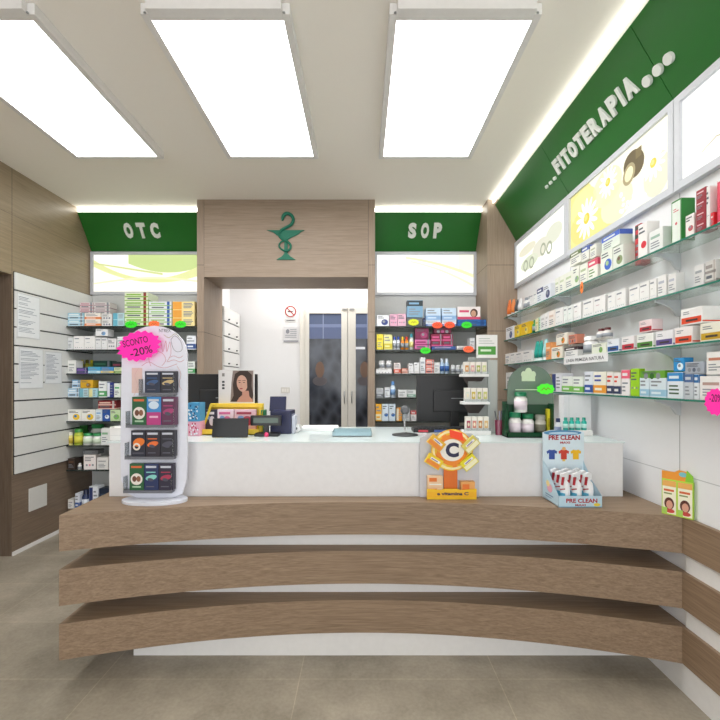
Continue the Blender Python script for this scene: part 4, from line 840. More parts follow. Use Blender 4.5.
# customer display
Y = 2.47; x = px(266, Y); t = thing('customer_display', 'black customer display with narrow green readout on short stand', 'price display', (x, Y, WT))
b = MB(); b.box(x-.06, x+.08, Y-.04, Y+.05, WT, WT+.018, BLACK, .004); b.box(x-.015, x+.015, Y, Y+.02, WT+.015, WT+.075, BLACK); b.build('stand', t)
b = MB(); zc = pz(425.5, Y); b.box(x-.09, x+.09, Y-.012, Y+.02, zc, zc+.06, BLACK, .003); b.build('housing', t)
b = MB(); b.rect(fr((x, Y-.012, zc)), -.074, .016, .074, .046, col('#4a5a50', .2), .0008); b.build('readout', t)
# receipt printer
Y = 2.55; t = thing('receipt_printer', 'navy blue receipt printer with its lid raised', 'printer', (px(284, Y), Y, WT))
xA, xB = px(270, Y), px(291, Y)
b = MB(); b.box(xA, xB, Y, Y+.16, WT, pz(411, Y), NAVY, .006); b.rect(fr((xB, Y, WT), (0, 1, 0)), .015, .01, .14, .12, col('#8a90a8', .4), .0008); b.build('body', t)
b = MB(); b.M = Matrix.Translation((px(274.5, Y), Y+.10, pz(412, Y))) @ Matrix.Rotation(-.25, 4, 'X'); b.box(-.055, .05, 0, .012, 0, .095, NAVY, .004); b.build('lid', t)
b = MB(); b.box(xB+.001, xB+.02, Y+.02, Y+.12, WT, WT+.11, col('#c8ccd8', .4), .003); b.build('side_cover', t)
Y = 2.62; b = MB(); b.cyl((px(296, Y), Y, WT+.026), .026, .07, WHITE, 18, 1); b.cyl((px(296, Y), Y-.001, WT+.026), .009, .002, DARK, 12, 1); tag(b.build('paper_roll'), 'white paper roll lying beside the blue receipt printer', 'paper roll')
b = MB(); Y = 2.43; x = px(266.5, Y); b.lathe((x, Y, WT), [(.008, 0), (.014, .008), (.012, .02), (.004, .026)], col('#d83a70', .4), 14); b.M = Matrix.Identity(4); tag(b.build('pink_sweet'), 'tiny pink round item below the customer display', 'trinket')
# yellow tray display with portrait card
Y = 2.50; t = thing('counter_display', 'yellow counter tray display with packs and portrait header card', 'display', (px(229, Y), Y, WT))
YEL = col('#ecc93a', .5); xl, xr = px(199, Y), px(259, Y); zt = pz(403, Y+.1)
b = MB(); f = fr((0, Y, WT)); hh = .18
b.box(xl, xr, Y, Y+.006, WT, WT+.035, YEL); b.box(xl, xr, Y, Y+.12, WT, WT+.006, YEL)
b.face([(xl, Y, WT), (xl, Y+.12, WT), (xl+.03, Y+.12, WT+.17), (xl+.012, Y, WT+.05)], YEL); b.face([(xr, Y, WT), (xr, Y+.12, WT), (xr, Y+.12, WT+.17), (xr, Y, WT+.05)], YEL)
b.box(xl+.03, xr, Y+.12, Y+.126, WT, WT+.185, YEL); b.box(xl+.03, xr, Y+.10, Y+.12, WT+.16, WT+.185, YEL, .004)
ft_ = fr((xl, Y, WT)); ww_ = xr-xl; b.prism(ft_, [(0, .035), (.012, .035), (.062, .175), (.062, .19), (.05, .185)], .004, YEL, z0=-.05); b.prism(ft_, [(ww_-.012, .035), (ww_, .035), (ww_, .185), (ww_-.012, .175)], .004, YEL, z0=-.05)
b.build('tray', t)
for (x0, x1, c, c2, n) in ((206, 217, '#3a3444', '#e8e0e8', 1), (218, 234, '#f0d8e4', '#d86a9a', 1), (235, 256, '#e8c0cc', '#a83a50', 1)):
    b = MB(); xa_, xb_ = px(x0, Y+.07), px(x1, Y+.07); b.box(xa_, xb_, Y+.06, Y+.09, WT+.006, WT+.15, col(c, .4), .001); ff = fr((xa_, Y+.06, WT)); w = xb_-xa_
    b.rect(ff, w*.1, .12, w*.8, .135, col(c2, .5)); b.disc(ff, w*.6, .08, w*.25, .03, col(c2, .5)); b.disc(ff, w*.3, .10, w*.15, .012, col('#7a98c8', .5), .0009); b.build('packet', t)
b = MB(); Yc = Y+.128; xa_, xb_ = px(218.5, Yc), px(254.5, Yc); z0_, z1_ = WT+.1, pz(370, Yc); b.box(xa_, xb_, Yc, Yc+.005, z0_, z1_, col('#dcd8d6', .5))
f = fr((xa_, Yc, pz(402, Yc))); w = xb_-xa_; h = z1_-pz(402, Yc)
HAIR = col('#3a2a22', .7); SK = col('#c69a86', .6); SK2 = col('#b98672', .6)
b.poly(f, [(w*.33, 0), (w*.97, 0), (w*.97, h*.98), (w*.40, h*.98), (w*.36, h*.6)], col('#86766e', .6), .0005)
b.poly(f, [(w*.34, h*.02), (w*.42, h*.2), (w*.40, h*.55), (w*.46, h*.88), (w*.60, h*.98), (w*.80, h*.98), (w*.93, h*.85), (w*.92, h*.5), (w*.97, h*.2), (w*.9, 0)], HAIR, .001)
b.poly(f, [(w*.50, 0), (w*.58, h*.14), (w*.66, h*.22), (w*.66, h*.35), (w*.84, h*.35), (w*.86, h*.18), (w*.95, h*.06), (w*.95, 0)], SK2, .0014)
b.disc(f, w*.66, h*.58, w*.15, h*.26, SK, .0018, 24, .12)
b.poly(f, [(w*.78, h*.86), (w*.86, h*.8), (w*.86, h*.4), (w*.80, h*.45), (w*.79, h*.7)], HAIR, .0022); b.poly(f, [(w*.50, h*.7), (w*.56, h*.86), (w*.74, h*.9), (w*.6, h*.95), (w*.46, h*.85)], HAIR, .0022)
for ex in (.59, .71): b.disc(f, w*ex, h*.61, w*.03, h*.013, col('#2a1c1a', .5), .0024, 10); b.line(f, [(w*(ex-.045), h*.665), (w*(ex+.04), h*.675)], h*.014, HAIR, .0024)
b.line(f, [(w*.645, h*.6), (w*.62, h*.5), (w*.655, h*.49)], h*.012, SK2, .0024); b.disc(f, w*.635, h*.42, w*.045, h*.02, col('#9a3a40', .5), .0024, 12)
for i in range(3): b.rect(f, w*.1, h*(.6-.1*i), w*.17, h*(.66-.1*i), DARK, .001)
b.rect(f, w*.1, h*.8, w*.17, h*.9, col('#8a8480', .5), .001)
b.build('header_card', t)
# blue / pink boxes by the stand
Y = 2.46
for i, (c, c2, z, h, lab) in enumerate((('#e6a8bc', '#c84a6a', 0, .085, 'pink patterned box beneath a blue patterned box on worktop'), ('#4a9ac8', '#17507e', .086, .11, 'blue patterned box stacked on the pink one on worktop'))):
    b = MB(); xa_, xb_ = px(187, Y), px(199.5, Y); b.box(xa_, xb_, Y, Y+.09, WT+z, WT+z+h, col(c, .5), .001); f = fr((xa_, Y, WT+z)); w = xb_-xa_; rn = random.Random(3+i)
    for k in range(26): x_, y_ = rn.uniform(.12, .88)*w, rn.uniform(.1, .9)*h; b.disc(f, x_, y_, .005, .0065, col(c2 if k % 2 else '#e8f0f4', .5), .0006+.00003*k, 8)
    tag(b.build('carton'), lab, 'box')
Y = 2.6; b = MB(); b.box(px(258.5, Y), px(265, Y), Y, Y+.05, WT, pz(410, Y), col('#2e8a5a', .4), .002); b.rect(fr((px(258.5, Y), Y, WT)), .006, .06, .034, .1, col('#e8f0e8', .5)); tag(b.build('carton'), 'small green box between yellow display and receipt printer', 'box')
# white carton at left end of counter
Y = 2.26; b = MB(); b.box(px(109.5, Y), px(127, Y), Y, Y+.12, WT, pz(427.5, Y), WHITE, .002); b.line(fr((px(109.5, Y), Y, WT+.0)), [(.005, .03), (.09, .03)], .001, col('#b0b4b8', .5)); tag(b.build('carton'), 'low plain white box on the left end of the worktop', 'box')
# acrylic change tray + papers
Y = wy(437); x = px(352, Y); t = thing('change_tray', 'clear acrylic change tray with scissors pattern on worktop centre', 'tray', (x, Y+.07, WT))
b = MB(); b.box(x-.115, x+.115, Y, Y+.18, WT, WT+.006, ACRYL); 
for a_ in ((x-.115, x-.111, Y, Y+.18), (x+.111, x+.115, Y, Y+.18), (x-.111, x+.111, Y, Y+.004), (x-.111, x+.111, Y+.176, Y+.18)): b.box(*a_, WT+.006, WT+.03, clear('acr_edge', '#cfe4ea', .35))
b.build('dish', t)
f = fr((x-.1, Y+.01, WT+.007), (1, 0, 0), (0, 1, 0)); b = MB(); b.rect(f, 0, 0, .2, .15, col('#dfe8ea', .5), .0002)
b.line(f, [(.03, .05), (.15, .09)], .008, col('#6a7a80', .5), .001); b.line(f, [(.03, .09), (.15, .05)], .008, col('#7a888c', .5), .0012); b.ring(f, .165, .045, .01, .016, col('#5a6a70', .5), .0014, 14); b.ring(f, .165, .1, .01, .016, col('#5a6a70', .5), .0014, 14); b.rect(f, .02, .12, .18, .135, col('#9ac0cc', .5), .001)
b.build('insert', t)
Y = 2.72; b = MB()
for k in range(4): b.M = Matrix.Translation((px(319, Y), Y+.08, WT+k*.005)) @ Matrix.Rotation(.03*(k-1.5), 4, 'Z'); b.box(-.12, .12, -.09, .09, 0, .0045, col('#f0f0f0', .6))
tag(b.build('paper_stack'), 'low stack of white paper near the back of worktop', 'papers')
# three-tier display
Y = 2.50; q = Y/F; x = px(479, Y); t = thing('tiered_display', 'white three-tier counter display of tiny boxes with green banded sign', 'display', (x, Y+.05, WT))
HH = .004
b = MB(); b.box(px(488, Y+.1), px(497.5, Y+.1), Y+.10, Y+.106, WT, pz(360, Y+.1), clear('frosted', '#eef2f0', .4)); b.box(px(468, Y+.12), px(490, Y+.12), Y+.118, Y+.124, WT, pz(357, Y+.12), clear('frosted2', '#e4e8e6', .3)); b.build('back_panel', t)
b = MB(); zs = pz(358, Y+.12); f = fr((px(476, Y+.12), Y+.115, zs)); w = 21*(Y+.12)/F; h = 23*(Y+.12)/F; b.prism(f, [(0, 0), (w, 0), (w, h), (0, h)], .003, WHITE); b.rect(f, w*.08, h*.14, w*.92, h*.5, col('#4a9a3a', .5), .0038); b.rect(f, w*.2, h*.28, w*.7, h*.37, col('#d8ecd0', .5), .0044)
for k in range(3): b.rect(f, w*.12, h*(.62+.1*k), w*(.85-.1*k), h*(.65+.1*k), col('#b0b8b0', .5), .0038)
b.build('sign_card', t)
for j, (yb_, yt_, cs) in enumerate(((431, 417, ('#a83a50', '#c87a6a', '#b8722a', '#d8b070')), (402, 388, ('#d8dcd0', '#c8b040', '#a8b060', '#c8c870')), (374, 361.5, ('#d08a3a', '#d8a0a0', '#9aa83a', '#c8d090')))):
    zb_ = pz(yb_, Y); dy = .02*j
    b = MB(); b.box(px(464, Y), px(491, Y), Y+dy, Y+dy+.09, zb_-.016 if j else WT, zb_, WHITE, .002); b.box(px(464, Y), px(491, Y), Y+dy, Y+dy+.004, zb_, zb_+.016, ACRYL); b.build('tier_tray', t)
    if j: b = MB(); b.face([(px(466, Y), Y+dy+.06, zb_-.014), (px(490, Y), Y+dy+.06, zb_-.014), (px(484, Y), Y+dy+.1, zb_-.08), (px(474, Y), Y+dy+.1, zb_-.08)], col('#3a3230', .5)); b.build('tier_bracket', t)
    for k in range(4):
        xx = px(466.5+5.9*k, Y); hgt = (yb_-yt_)*q; b = MB(); b.box(xx, xx+5.2*q, Y+dy+.012, Y+dy+.05, zb_+.0005, zb_+hgt, col('#ece6dc', .5), .001); ff = fr((xx, Y+dy+.012, zb_)); w = 5.2*q
        b.rect(ff, w*.16, hgt*.2, w*.84, hgt*.72, col(cs[k], .5)); b.disc(ff, w*.5, hgt*.45, w*.2, hgt*.14, col('#e8dcc0', .5), .001)
        o = b.build('carton'); tag(o, f'tiny {["maroon", "rose", "brown", "tan", "pale grey", "mustard", "olive", "straw", "orange", "pink", "lime", "pale green"][j*4+k]} fronted box on the {["bottom", "middle", "top"][j]} tier of white display', 'box', 'tiny boxes on the tiered display')
# pen cup
Y = 2.52; x = px(499.5, Y); t = thing('pen_cup', 'burgundy pen cup holding dark pens beside the tiered display', 'pen cup', (x, Y, WT))
b = MB(); b.lathe((x, Y, WT), [(.024, 0), (.028, .09), (.025, .09), (.022, .01)], col('#6a1a38', .35), 18); b.build('cup', t)
for a_, c in ((-.3, '#2a2c3a'), (.15, '#3a3a50'), (.4, '#20222a'), (0, '#8a8ca0')):
    b = MB(); b.tube([(x+a_*.02, Y, WT+.012), (x+a_*.09, Y+.004, WT+.145)], .0035, col(c, .4), 8); tag(b.build('pen'), {-.3: 'dark blue pen leaning left in the burgundy cup', .15: 'slate pen leaning slightly right in the burgundy cup', .4: 'black pen leaning farthest right in burgundy cup', 0: 'grey upright pen in the burgundy cup'}[a_], 'pen', 'pens in the burgundy cup')
# green acrylic display with jars
Y = wy(437.8); q = Y/F; t = thing('jar_display', 'dark green acrylic display with arched translucent header', 'display', (px(531, Y), Y, WT))
xl, xr = px(507.5, Y), px(555.5, Y); GA = clear('bottle_green', '#1c4a2e', .8)
b = MB(); b.box(xl, xr, Y, Y+.005, WT, WT+.03, GA); b.box(xl, xr, Y, Y+.095, WT, WT+.006, GA); b.box(xl, xl+.005, Y, Y+.095, WT, pz(404, Y), GA); b.box(xr-.005, xr, Y+.02, Y+.095, WT, pz(404, Y), GA); b.box(xl, xr, Y+.09, Y+.095, WT, pz(402, Y), col('#17432a', .4))
b.build('tray', t)
f = fr((px(530, Y+.09), Y+.088, WT)); b = MB(); w = (xr-xl)/2; z0_, z1_ = pz(404, Y+.13)-WT, pz(365.5, Y+.13)-WT
pts = [(-w, z0_), (w, z0_), (w, z0_+.06)]+[(w*math.cos(PI*i/20)*1.0, z0_+.06+(z1_-z0_-.06)*math.sin(PI*i/20)**.7) for i in range(1, 20)]+[(-w, z0_+.06)]
b.prism(f, pts, .004, ACRYLG); EMB = col('#cfe0c0', .5)
c0 = (-.012, z1_-.065); b.rect(f, c0[0]-.04, c0[1]-.03, c0[0]+.04, c0[1]+.005, EMB, .005); b.disc(f, c0[0], c0[1]+.02, .022, .03, EMB, .0052); b.disc(f, c0[0]-.028, c0[1]+.01, .016, .02, EMB, .0051); b.disc(f, c0[0]+.028, c0[1]+.01, .016, .02, EMB, .0051)
b.rect(f, -.09, z0_+.085, .08, z0_+.09, EMB, .005); b.build('header', t)
def jarat(x0, x1, yb, yt, Yj, lab, c1='#e8e6e2', c2='#14704a', c3='#d8ccd4', z=None):
    w = (x1-x0)*Yj/F; h = (yb-yt)*Yj/F; o = put('jar', (px((x0+x1)/2, Yj), Yj, z), 0, w, w, h, c1, c2, None, c3); tag(o, lab, 'jar', 'jars in the green display')
    return h
zj = WT+.007
h = jarat(511, 523.5, 433, 409.5, Y+.01, 'white supplement jar with green lid, left in green display, under another', z=zj)
jarat(523.8, 536, 433, 411, Y+.01, 'white supplement jar with green lid, right of the lower pair', z=zj)
jarat(516.5, 529.5, 411, 390.5, Y+.012, 'white supplement jar with green lid, stacked on the lower two', z=zj+h+.001)
jarat(537, 548, 432, 411, Y+.01, 'grey speckled jar at the right inside the green display', '#b8b4a8', '#8a8a80', '#6a6a58', z=zj)
b = MB(); b.box(px(546.5, Y+.07), px(553, Y+.07), Y+.06, Y+.085, zj, pz(409, Y+.07), col('#e8d830', .4), .001); b.rect(fr((px(546.5, Y+.07), Y+.06, zj)), .006, .05, .04, .1, col('#b8a010', .5)); tag(b.build('carton'), 'yellow box in the right corner of the green display', 'box')
splash(fr((px(545.5, Y-.002), Y-.004, pz(389, Y))), .1, .06, '#4ef02a', 'lime green splash tag on the front of the green jar display', n=9)
# white column + teal tubes tray
Y = 2.62; t = thing('leaflet_holder', 'tall plain white holder box standing behind the teal tubes', 'holder', (px(578, Y), Y, WT))
b = MB(); b.box(px(564, Y), px(591, Y), Y, Y+.07, WT, pz(395.5, Y), col('#e8e8ea', .4), .002); b.build('body', t)
b = MB(); b.rect(fr((px(564, Y), Y, WT)), .03, .02, .032, .24, col('#c8cacc', .5), .0008); b.build('fold_line', t)
Y = 2.47; b = MB(); xa_, xb_ = px(564, Y), px(593, Y); b.box(xa_, xb_, Y, Y+.08, WT, WT+.03, WHITE, .002); tag(b.build('display_tray'), 'low white tray under the teal tubes on worktop', 'tray')
for i in range(4):
    xx = px(568.5+6.2*i, Y); o = put('bottle', (xx, Y+.02, WT+.031), 0, .032, .032, .075, '#1fb0a0', '#15907f', None, '#bfe8e0'); tag(o, f'small teal bottle in white tray, {ORD[i]} from left', 'bottle', 'teal bottles in the white tray')
o = put('bottle', (px(559.5, 2.5), 2.5, WT), 0, .04, .04, .1, '#e0e4ec', '#1c2c5a', None, '#8a9ac0'); tag(o, 'white bottle with navy cap beside the green display', 'bottle')
# ------------------------------------------------------------------ ledge things
LZ = tops[0]+.0006
# tall literature stand
Y = 2.14; x = px(157, Y); t = thing('product_stand', 'tall white rounded stand with four rows of dark product packs', 'display stand', (x, Y, LZ))
b = MB(); f = fr((px(155, Y), Y, LZ), (1, 0, 0), (0, 1, 0)); b.prism(f, [(.165*math.cos(2*PI*i/40), .085*math.sin(2*PI*i/40)) for i in range(40)], .014, col('#e2e6f0', .25)); b.build('base', t)
Yp = Y+.03; qq = Yp/F; PW = 32.5*qq; zt = pz(326, Yp)-LZ; f = fr((px(155.5, Yp), Yp, LZ))
def pf(X_, Y_): return ((X_-155.5)*qq, pz(Y_, Yp)-LZ)   # photo coordinate on plate plane
pts = []
zb_ = .014
for i in range(13): a = PI*i/12; pts.append((PW*math.cos(a), zt-.15+.15*math.sin(a)))
pts += [(-PW*1.04, zb_+.25), (-PW*1.02, zb_+.09), (-PW*.8, zb_+.02), (-PW*.55, zb_), (PW*.55, zb_), (PW*.85, zb_+.02), (PW*.98, zb_+.09), (PW, zb_+.25)]
b = MB(); b.prism(f, pts[::1], .012, col('#e3e5f0', .3)); b.build('plate', t)
b = MB(); pk = col('#c88a90', .6)
b.text(f, 'NTREX', *pf(166, 332.5), .017, col('#2a3038', .5), w=.06, off=.0125)
b.rect(f, *pf(133, 393), *pf(143.5, 368), col('#e0c4bc', .6), .0122)
rn = random.Random(5)
def crv(p, m=pk, w=.0022): b.line(f, [pf(*k) for k in smooth(p, 3)], w, m, .0126)
crv([(152, 366), (150, 358), (155, 352), (163, 353), (167, 360), (163, 366)]); crv([(158, 345), (162, 342), (164, 352), (167, 341), (168, 352), (171, 342), (172, 354), (168, 362)]); crv([(172, 340), (176, 336), (182, 342), (183, 350), (178, 352), (174, 348), (172, 340)], col('#7a7a80', .6))
crv([(170, 358), (175, 356), (180, 358), (184, 356)]); crv([(169, 362), (175, 360), (181, 362), (185, 360)]); crv([(143, 366), (150, 362), (158, 366), (166, 368), (178, 364)]); crv([(165, 335), (170, 338), (176, 334), (180, 337)], col('#a8a060', .6)); crv([(178, 366), (182, 374), (180, 384), (183, 390)], col('#d8b0b0', .6)); crv([(140, 368), (136, 376), (139, 386), (135, 396)], col('#d8b0b0', .6))
b.build('printed_header', t)
rows = [(392.5, 371, 144.8, 176, ('#1e2a44', '#1c1c28'), ('#3a5a88', '#c8b080')), (424, 396, 132, 176, ('#1e5a34', '#3a88c8', '#5a2048'), ('#e8e0d8', '#b83a80', '#a83a70')),
        (455, 429, 131, 175, ('#1e2030', '#26202c', '#1e1c28'), ('#e87a28', '#e87030', '#4a4a58')), (488, 461.5, 129.5, 173.5, ('#1e5a34', '#1e2c5a', '#241c34'), ('#e8e0d8', '#8ad0c8', '#a83050'))]
b = MB(); 
for yb_, yt_, x0, x1, c1, c2 in rows:
    a_ = pf(x0-1, yb_); c = pf(x1+2.5, yb_); GR = col('#6a6c74', .4); o3 = px(155.5, Yp)
    b.box(o3+a_[0], o3+c[0], Yp-.05, Yp-.012, LZ+a_[1]-.014, LZ+a_[1], GR); b.box(o3+c[0]-.004, o3+c[0], Yp-.05, Yp-.012, LZ+a_[1], LZ+a_[1]+.09, ACRYL); b.box(o3+a_[0], o3+a_[0]+.003, Yp-.05, Yp-.012, LZ+a_[1], LZ+a_[1]+.07, ACRYL)
b.build('pockets', t)
names = [['dark blue patterned', 'black and gold'], ['green with white oval', 'sky blue and magenta', 'purple'], ['black with orange ring', 'black with orange streak', 'plain charcoal'], ['green with white oval', 'navy with pale swirl', 'dark purple']]
for r, (yb_, yt_, x0, x1, c1, c2) in enumerate(rows):
    n = len(c1); Yk = Yp-.047; qk = Yk/F
    for k in range(n):
        xa_ = px(x0+(x1-x0)*k/n, Yk); w = (x1-x0)/n*qk-.002; hgt = (yb_-yt_)*qk; zb0 = pz(yb_, Yp)+.0005
        b = MB(); b.box(xa_, xa_+w, Yk, Yk+.03, zb0, zb0+hgt, col(c1[k], .35), .001); f = fr((xa_, Yk, zb0)); A = col(c2[k], .5)
        b.rect(f, w*.12, hgt*.84, w*.85, hgt*.92, col('#c8ccd8', .5) if c1[k] != '#1e5a34' else col('#d86a3a', .5))
        if c1[k] == '#1e5a34':
            b.disc(f, w*.5, hgt*.42, w*.42, hgt*.22, A, .0008); b.disc(f, w*.35, hgt*.43, w*.15, hgt*.11, col('#6a4030', .5), .0011); b.disc(f, w*.64, hgt*.43, w*.15, hgt*.11, col('#8a5a40', .5), .0012); b.rect(f, w*.2, hgt*.1, w*.8, hgt*.16, col('#a8c8a8', .5))
        elif c1[k] == '#3a88c8':
            b.rect(f, 0, 0, w, hgt*.45, A, .0008); b.disc(f, w*.5, hgt*.7, w*.36, hgt*.14, col('#cfe0f0', .5), .0010); b.rect(f, w*.2, hgt*.25, w*.8, hgt*.32, col('#e8b8d0', .5), .0011)
        elif r == 2 and k == 0: b.disc(f, w*.55, hgt*.55, w*.42, hgt*.16, A, .0008, 16, .3); b.ring(f, w*.4, hgt*.38, w*.14, w*.26, col('#e8dcd0', .5), .0011, 18); b.rect(f, w*.1, hgt*.1, w*.9, hgt*.16, col('#4a4a58', .5))
        else:
            b.disc(f, w*.5, hgt*.48, w*.4, hgt*.1, A, .0008, 16, .25); b.disc(f, w*.45, hgt*.40, w*.22, hgt*.06, col('#4a4a5a', .5), .0010, 14, -.2); b.rect(f, w*.15, hgt*.66, w*.8, hgt*.70, A, .0008); b.rect(f, w*.15, hgt*.12, w*.7, hgt*.16, col('#5a5a68', .5))
        tag(b.build('product_pack'), f'{names[r][k]} flat pack, {ORD[k]} from left, {["top", "second", "third", "bottom"][r]} row of white stand', 'packet', 'packs in the white stand')
Yk = Yp-.055; splash(fr((px(139, Yk), Yk, pz(346, Yk))), 43*Yk/F*.97, 31*Yk/F*.93, '#ff1fa8', 'large hot pink splash tag reading SCONTO -20% on the white stand', [('SCONTO', -.018, .022, .034, .13), ('-20%', .012, -.026, .04, .115)], n=17, rot=.22)
# Vitamin C display
Y = 2.176; q = Y/F; t = thing('counter_display', 'round orange and yellow vitamin C display standing against white counter front', 'display', (px(450, Y), Y+.02, LZ))
f = fr((px(452.6, Y), Y, LZ))
def vf(X_, Y_): return ((400+X_/3.27-452.6)*q, pz(400+Y_/3.27, Y)-LZ)
OR = col('#ee8a1e', .45); YL = col('#f2c11c', .45); WH2 = col('#eeece4', .5); LG = col('#c9cbd2', .5)
b = MB(); b.prism(f, [(vf(68, 0)[0], 0), (vf(266, 0)[0], 0), vf(266, 130), vf(240, 112), vf(95, 112), vf(68, 130)], .003, LG, z0=-.045); b.build('rear_card', t)
b = MB(); b.box(*[f.translation.x+vf(v, 0)[0] for v in (90, 248)], Y-.0, Y+.04, LZ, LZ+.006, YL); b.prism(f, [(vf(88, 0)[0], 0), (vf(250, 0)[0], 0), vf(250, 290), vf(196, 294), vf(190, 290), vf(142, 290), vf(136, 294), vf(88, 290)], .003, YL)
b.rect(f, vf(88, 0)[0], .012, vf(250, 0)[0], .040, col('#f0b418', .5), .0035); b.text(f, 'e vitamina C', 0, vf(0, 311)[1], .017, NAVY, w=.165, off=.0042, bold=.04); b.build('tray', t)
b = MB(); b.prism(f, [vf(145, 295), vf(190, 295), vf(190, 215), vf(145, 215)], .004, col('#dd6f1a', .45), z0=-.02); b.build('column', t)
b = MB(); cx_, cy_ = vf(172, 165); R0 = .098
def circ(r): return [(cx_+r*math.cos(2*PI*i/40), cy_+r*math.sin(2*PI*i/40)) for i in range(40)]
b.prism(f, circ(R0*1.12), .004, YL, z0=-.015)
for i in range(9): 
    a = 2*PI*i/9; b.disc(f, cx_+.085*math.cos(a), cy_+.085*math.sin(a), .026, .013, OR if i % 2 else col('#f6dc5a', .4), -.0105, 12, a)
b.ring(f, cx_, cy_, .05, .082, OR, -.0100, 40); b.ring(f, cx_, cy_, .092, .104, col('#f6e8b0', .5), -.0104, 40); b.disc(f, cx_, cy_, .064, .058, WH2, -.0095, 32); b.poly(f, [(cx_-.09, cy_+.02), (cx_, cy_+.06), (cx_+.085, cy_+.02), (cx_+.085, cy_+.005), (cx_, cy_+.04), (cx_-.09, cy_+.005)], YL, -.0097)
b.text(f, 'C', cx_, cy_-.038, .078, NAVY, w=.070, off=-.0085, bold=.05)
b.prism(f, [vf(162, 97), vf(204, 108), vf(210, 135), vf(165, 122)], .002, col('#ff4a1c', .5), z0=-.008); b.build('sun_disc', t)
for i, (u, v, rot, c, nm) in enumerate(((118, 140, -.7, '#e8b428', 'upper left'), (110, 200, -.55, '#f0d020', 'lower left'), (230, 145, .75, '#d8cc60', 'upper right'), (225, 203, .7, '#e8dc20', 'lower right'))):
    xx, yy = vf(u, v); M = f @ Matrix.Translation((xx, yy, -.006)) @ Matrix.Rotation(rot, 4, 'Z'); b = MB(); w, h = .085, .055
    b.prism(M, [(-w/2, -h/2), (w/2, -h/2), (w/2, h/2), (-w/2, h/2)], .020, col(c, .4)); b.rect(M, -w*.45, -h*.42, w*.45, -h*.02, col('#ec8a2a', .5) if i < 2 else col('#f4f0c8', .5), .0205); b.rect(M, -w*.3, .003, w*.35, h*.28, col('#f0ecec', .5), .0205); b.rect(M, -w*.25, .006, w*.2, h*.2, col('#7a6a9a', .5), .021)
    tag(b.build('carton'), f'small tilted yellow box mounted {nm} on the vitamin C display', 'box', 'boxes on the vitamin C display')
for i, (u0, u1, v0, n) in enumerate(((91, 141, 250, 2), (200, 246, 268, 1))):
    x0 = f.translation.x+vf(u0, 0)[0]; x1 = f.translation.x+vf(u1, 0)[0]; hz = (pz(400+v0/3.27, Y)-LZ-.007)/n
    for k in range(n):
        b = MB(); b.box(x0, x1, Y+.004, Y+.04, LZ+.007+k*hz, LZ+.007+(k+1)*hz-.001, col('#ecc8a0' if i == 0 else '#e8a860', .5), .001); ff = fr((x0, Y+.004, LZ+.007+k*hz)); w = x1-x0; b.rect(ff, w*.1, hz*.5, w*.6, hz*.85, col('#e8782a', .5)); b.rect(ff, w*.1, hz*.2, w*.9, hz*.3, WH2)
        tag(b.build('carton'), ['lower orange box at the left of the vitamin C tray', 'upper orange box at the left of the vitamin C tray'][k] if i == 0 else 'orange box at the right of the vitamin C tray', 'box', 'boxes on the vitamin C display')
# PRE CLEAN display
Y0, Y1 = 2.038, 2.215; xl = .966; xr = xl+.213; t = thing('spray_display', 'pale blue PRE CLEAN display box holding white spray bottles', 'display', ((xl+xr)/2, (Y0+Y1)/2, LZ))
BL = col('#bcd8e6', .5); RD = col('#a81e2c', .5)
b = MB(); b.box(xl, xr, Y0, Y0+.003, LZ, LZ+.055, BL); b.box(xl, xr, Y0, Y1, LZ, LZ+.004, BL)
b.face([(xl, Y0, LZ), (xl, Y0, LZ+.055), (xl, Y1-.04, LZ+.18), (xl, Y1, LZ+.2), (xl, Y1, LZ)], BL); b.face([(xr, Y0, LZ), (xr, Y0, LZ+.055), (xr, Y1-.09, LZ+.11), (xr, Y1, LZ+.2), (xr, Y1, LZ)], BL)
f = fr((xl, Y0, LZ)); w = xr-xl; b.text(f, 'PRE CLEAN', w*.53, .022, .021, RD, w=w*.72, bold=.035, off=.0006); b.text(f, 'MAXI', w*.5, .006, .010, RD, w=w*.24, bold=.03, off=.0006); b.disc(f, w*.88, .013, .016, .008, col('#e8d040', .5)); b.rect(f, 0, 0, w, .004, col('#7ab0cc', .5))
fs = fr((xl, Y1, LZ), (0, -1, 0)); b.disc(fs, .08, .07, .03, .022, col('#e0a0b0', .5)); b.disc(fs, .06, .09, .02, .016, col('#f0d890', .5), .0009); b.rect(fs, .03, .03, .12, .036, col('#6a90b0', .5)); b.rect(fs, .03, .02, .10, .024, col('#6a90b0', .5))
b.build('tray', t)
f = fr((xl-.003, Y1, LZ)); hh = pz(429, Y1)-LZ; w = .22
b = MB(); top = [(w*(1-i/20), hh-.018+.014*math.sin(PI*(1-i/20))+.004*math.sin(9*(1-i/20))) for i in range(21)]
b.prism(f, [(0, 0), (w, 0)]+top, .003, col('#d6e6ee', .5)); b.disc(f, w*.48, hh-.02, w*.46, .014, col('#4a8ab8', .5), .0035); b.disc(f, w*.5, hh-.022, w*.36, .007, col('#b8d8ea', .5), .0040)
b.text(f, 'PRE CLEAN', w*.52, hh-.058, .026, RD, w=w*.76, bold=.04, off=.0045); b.text(f, 'MAXI', w*.54, hh-.078, .012, RD, w=w*.24, bold=.03, off=.0045)
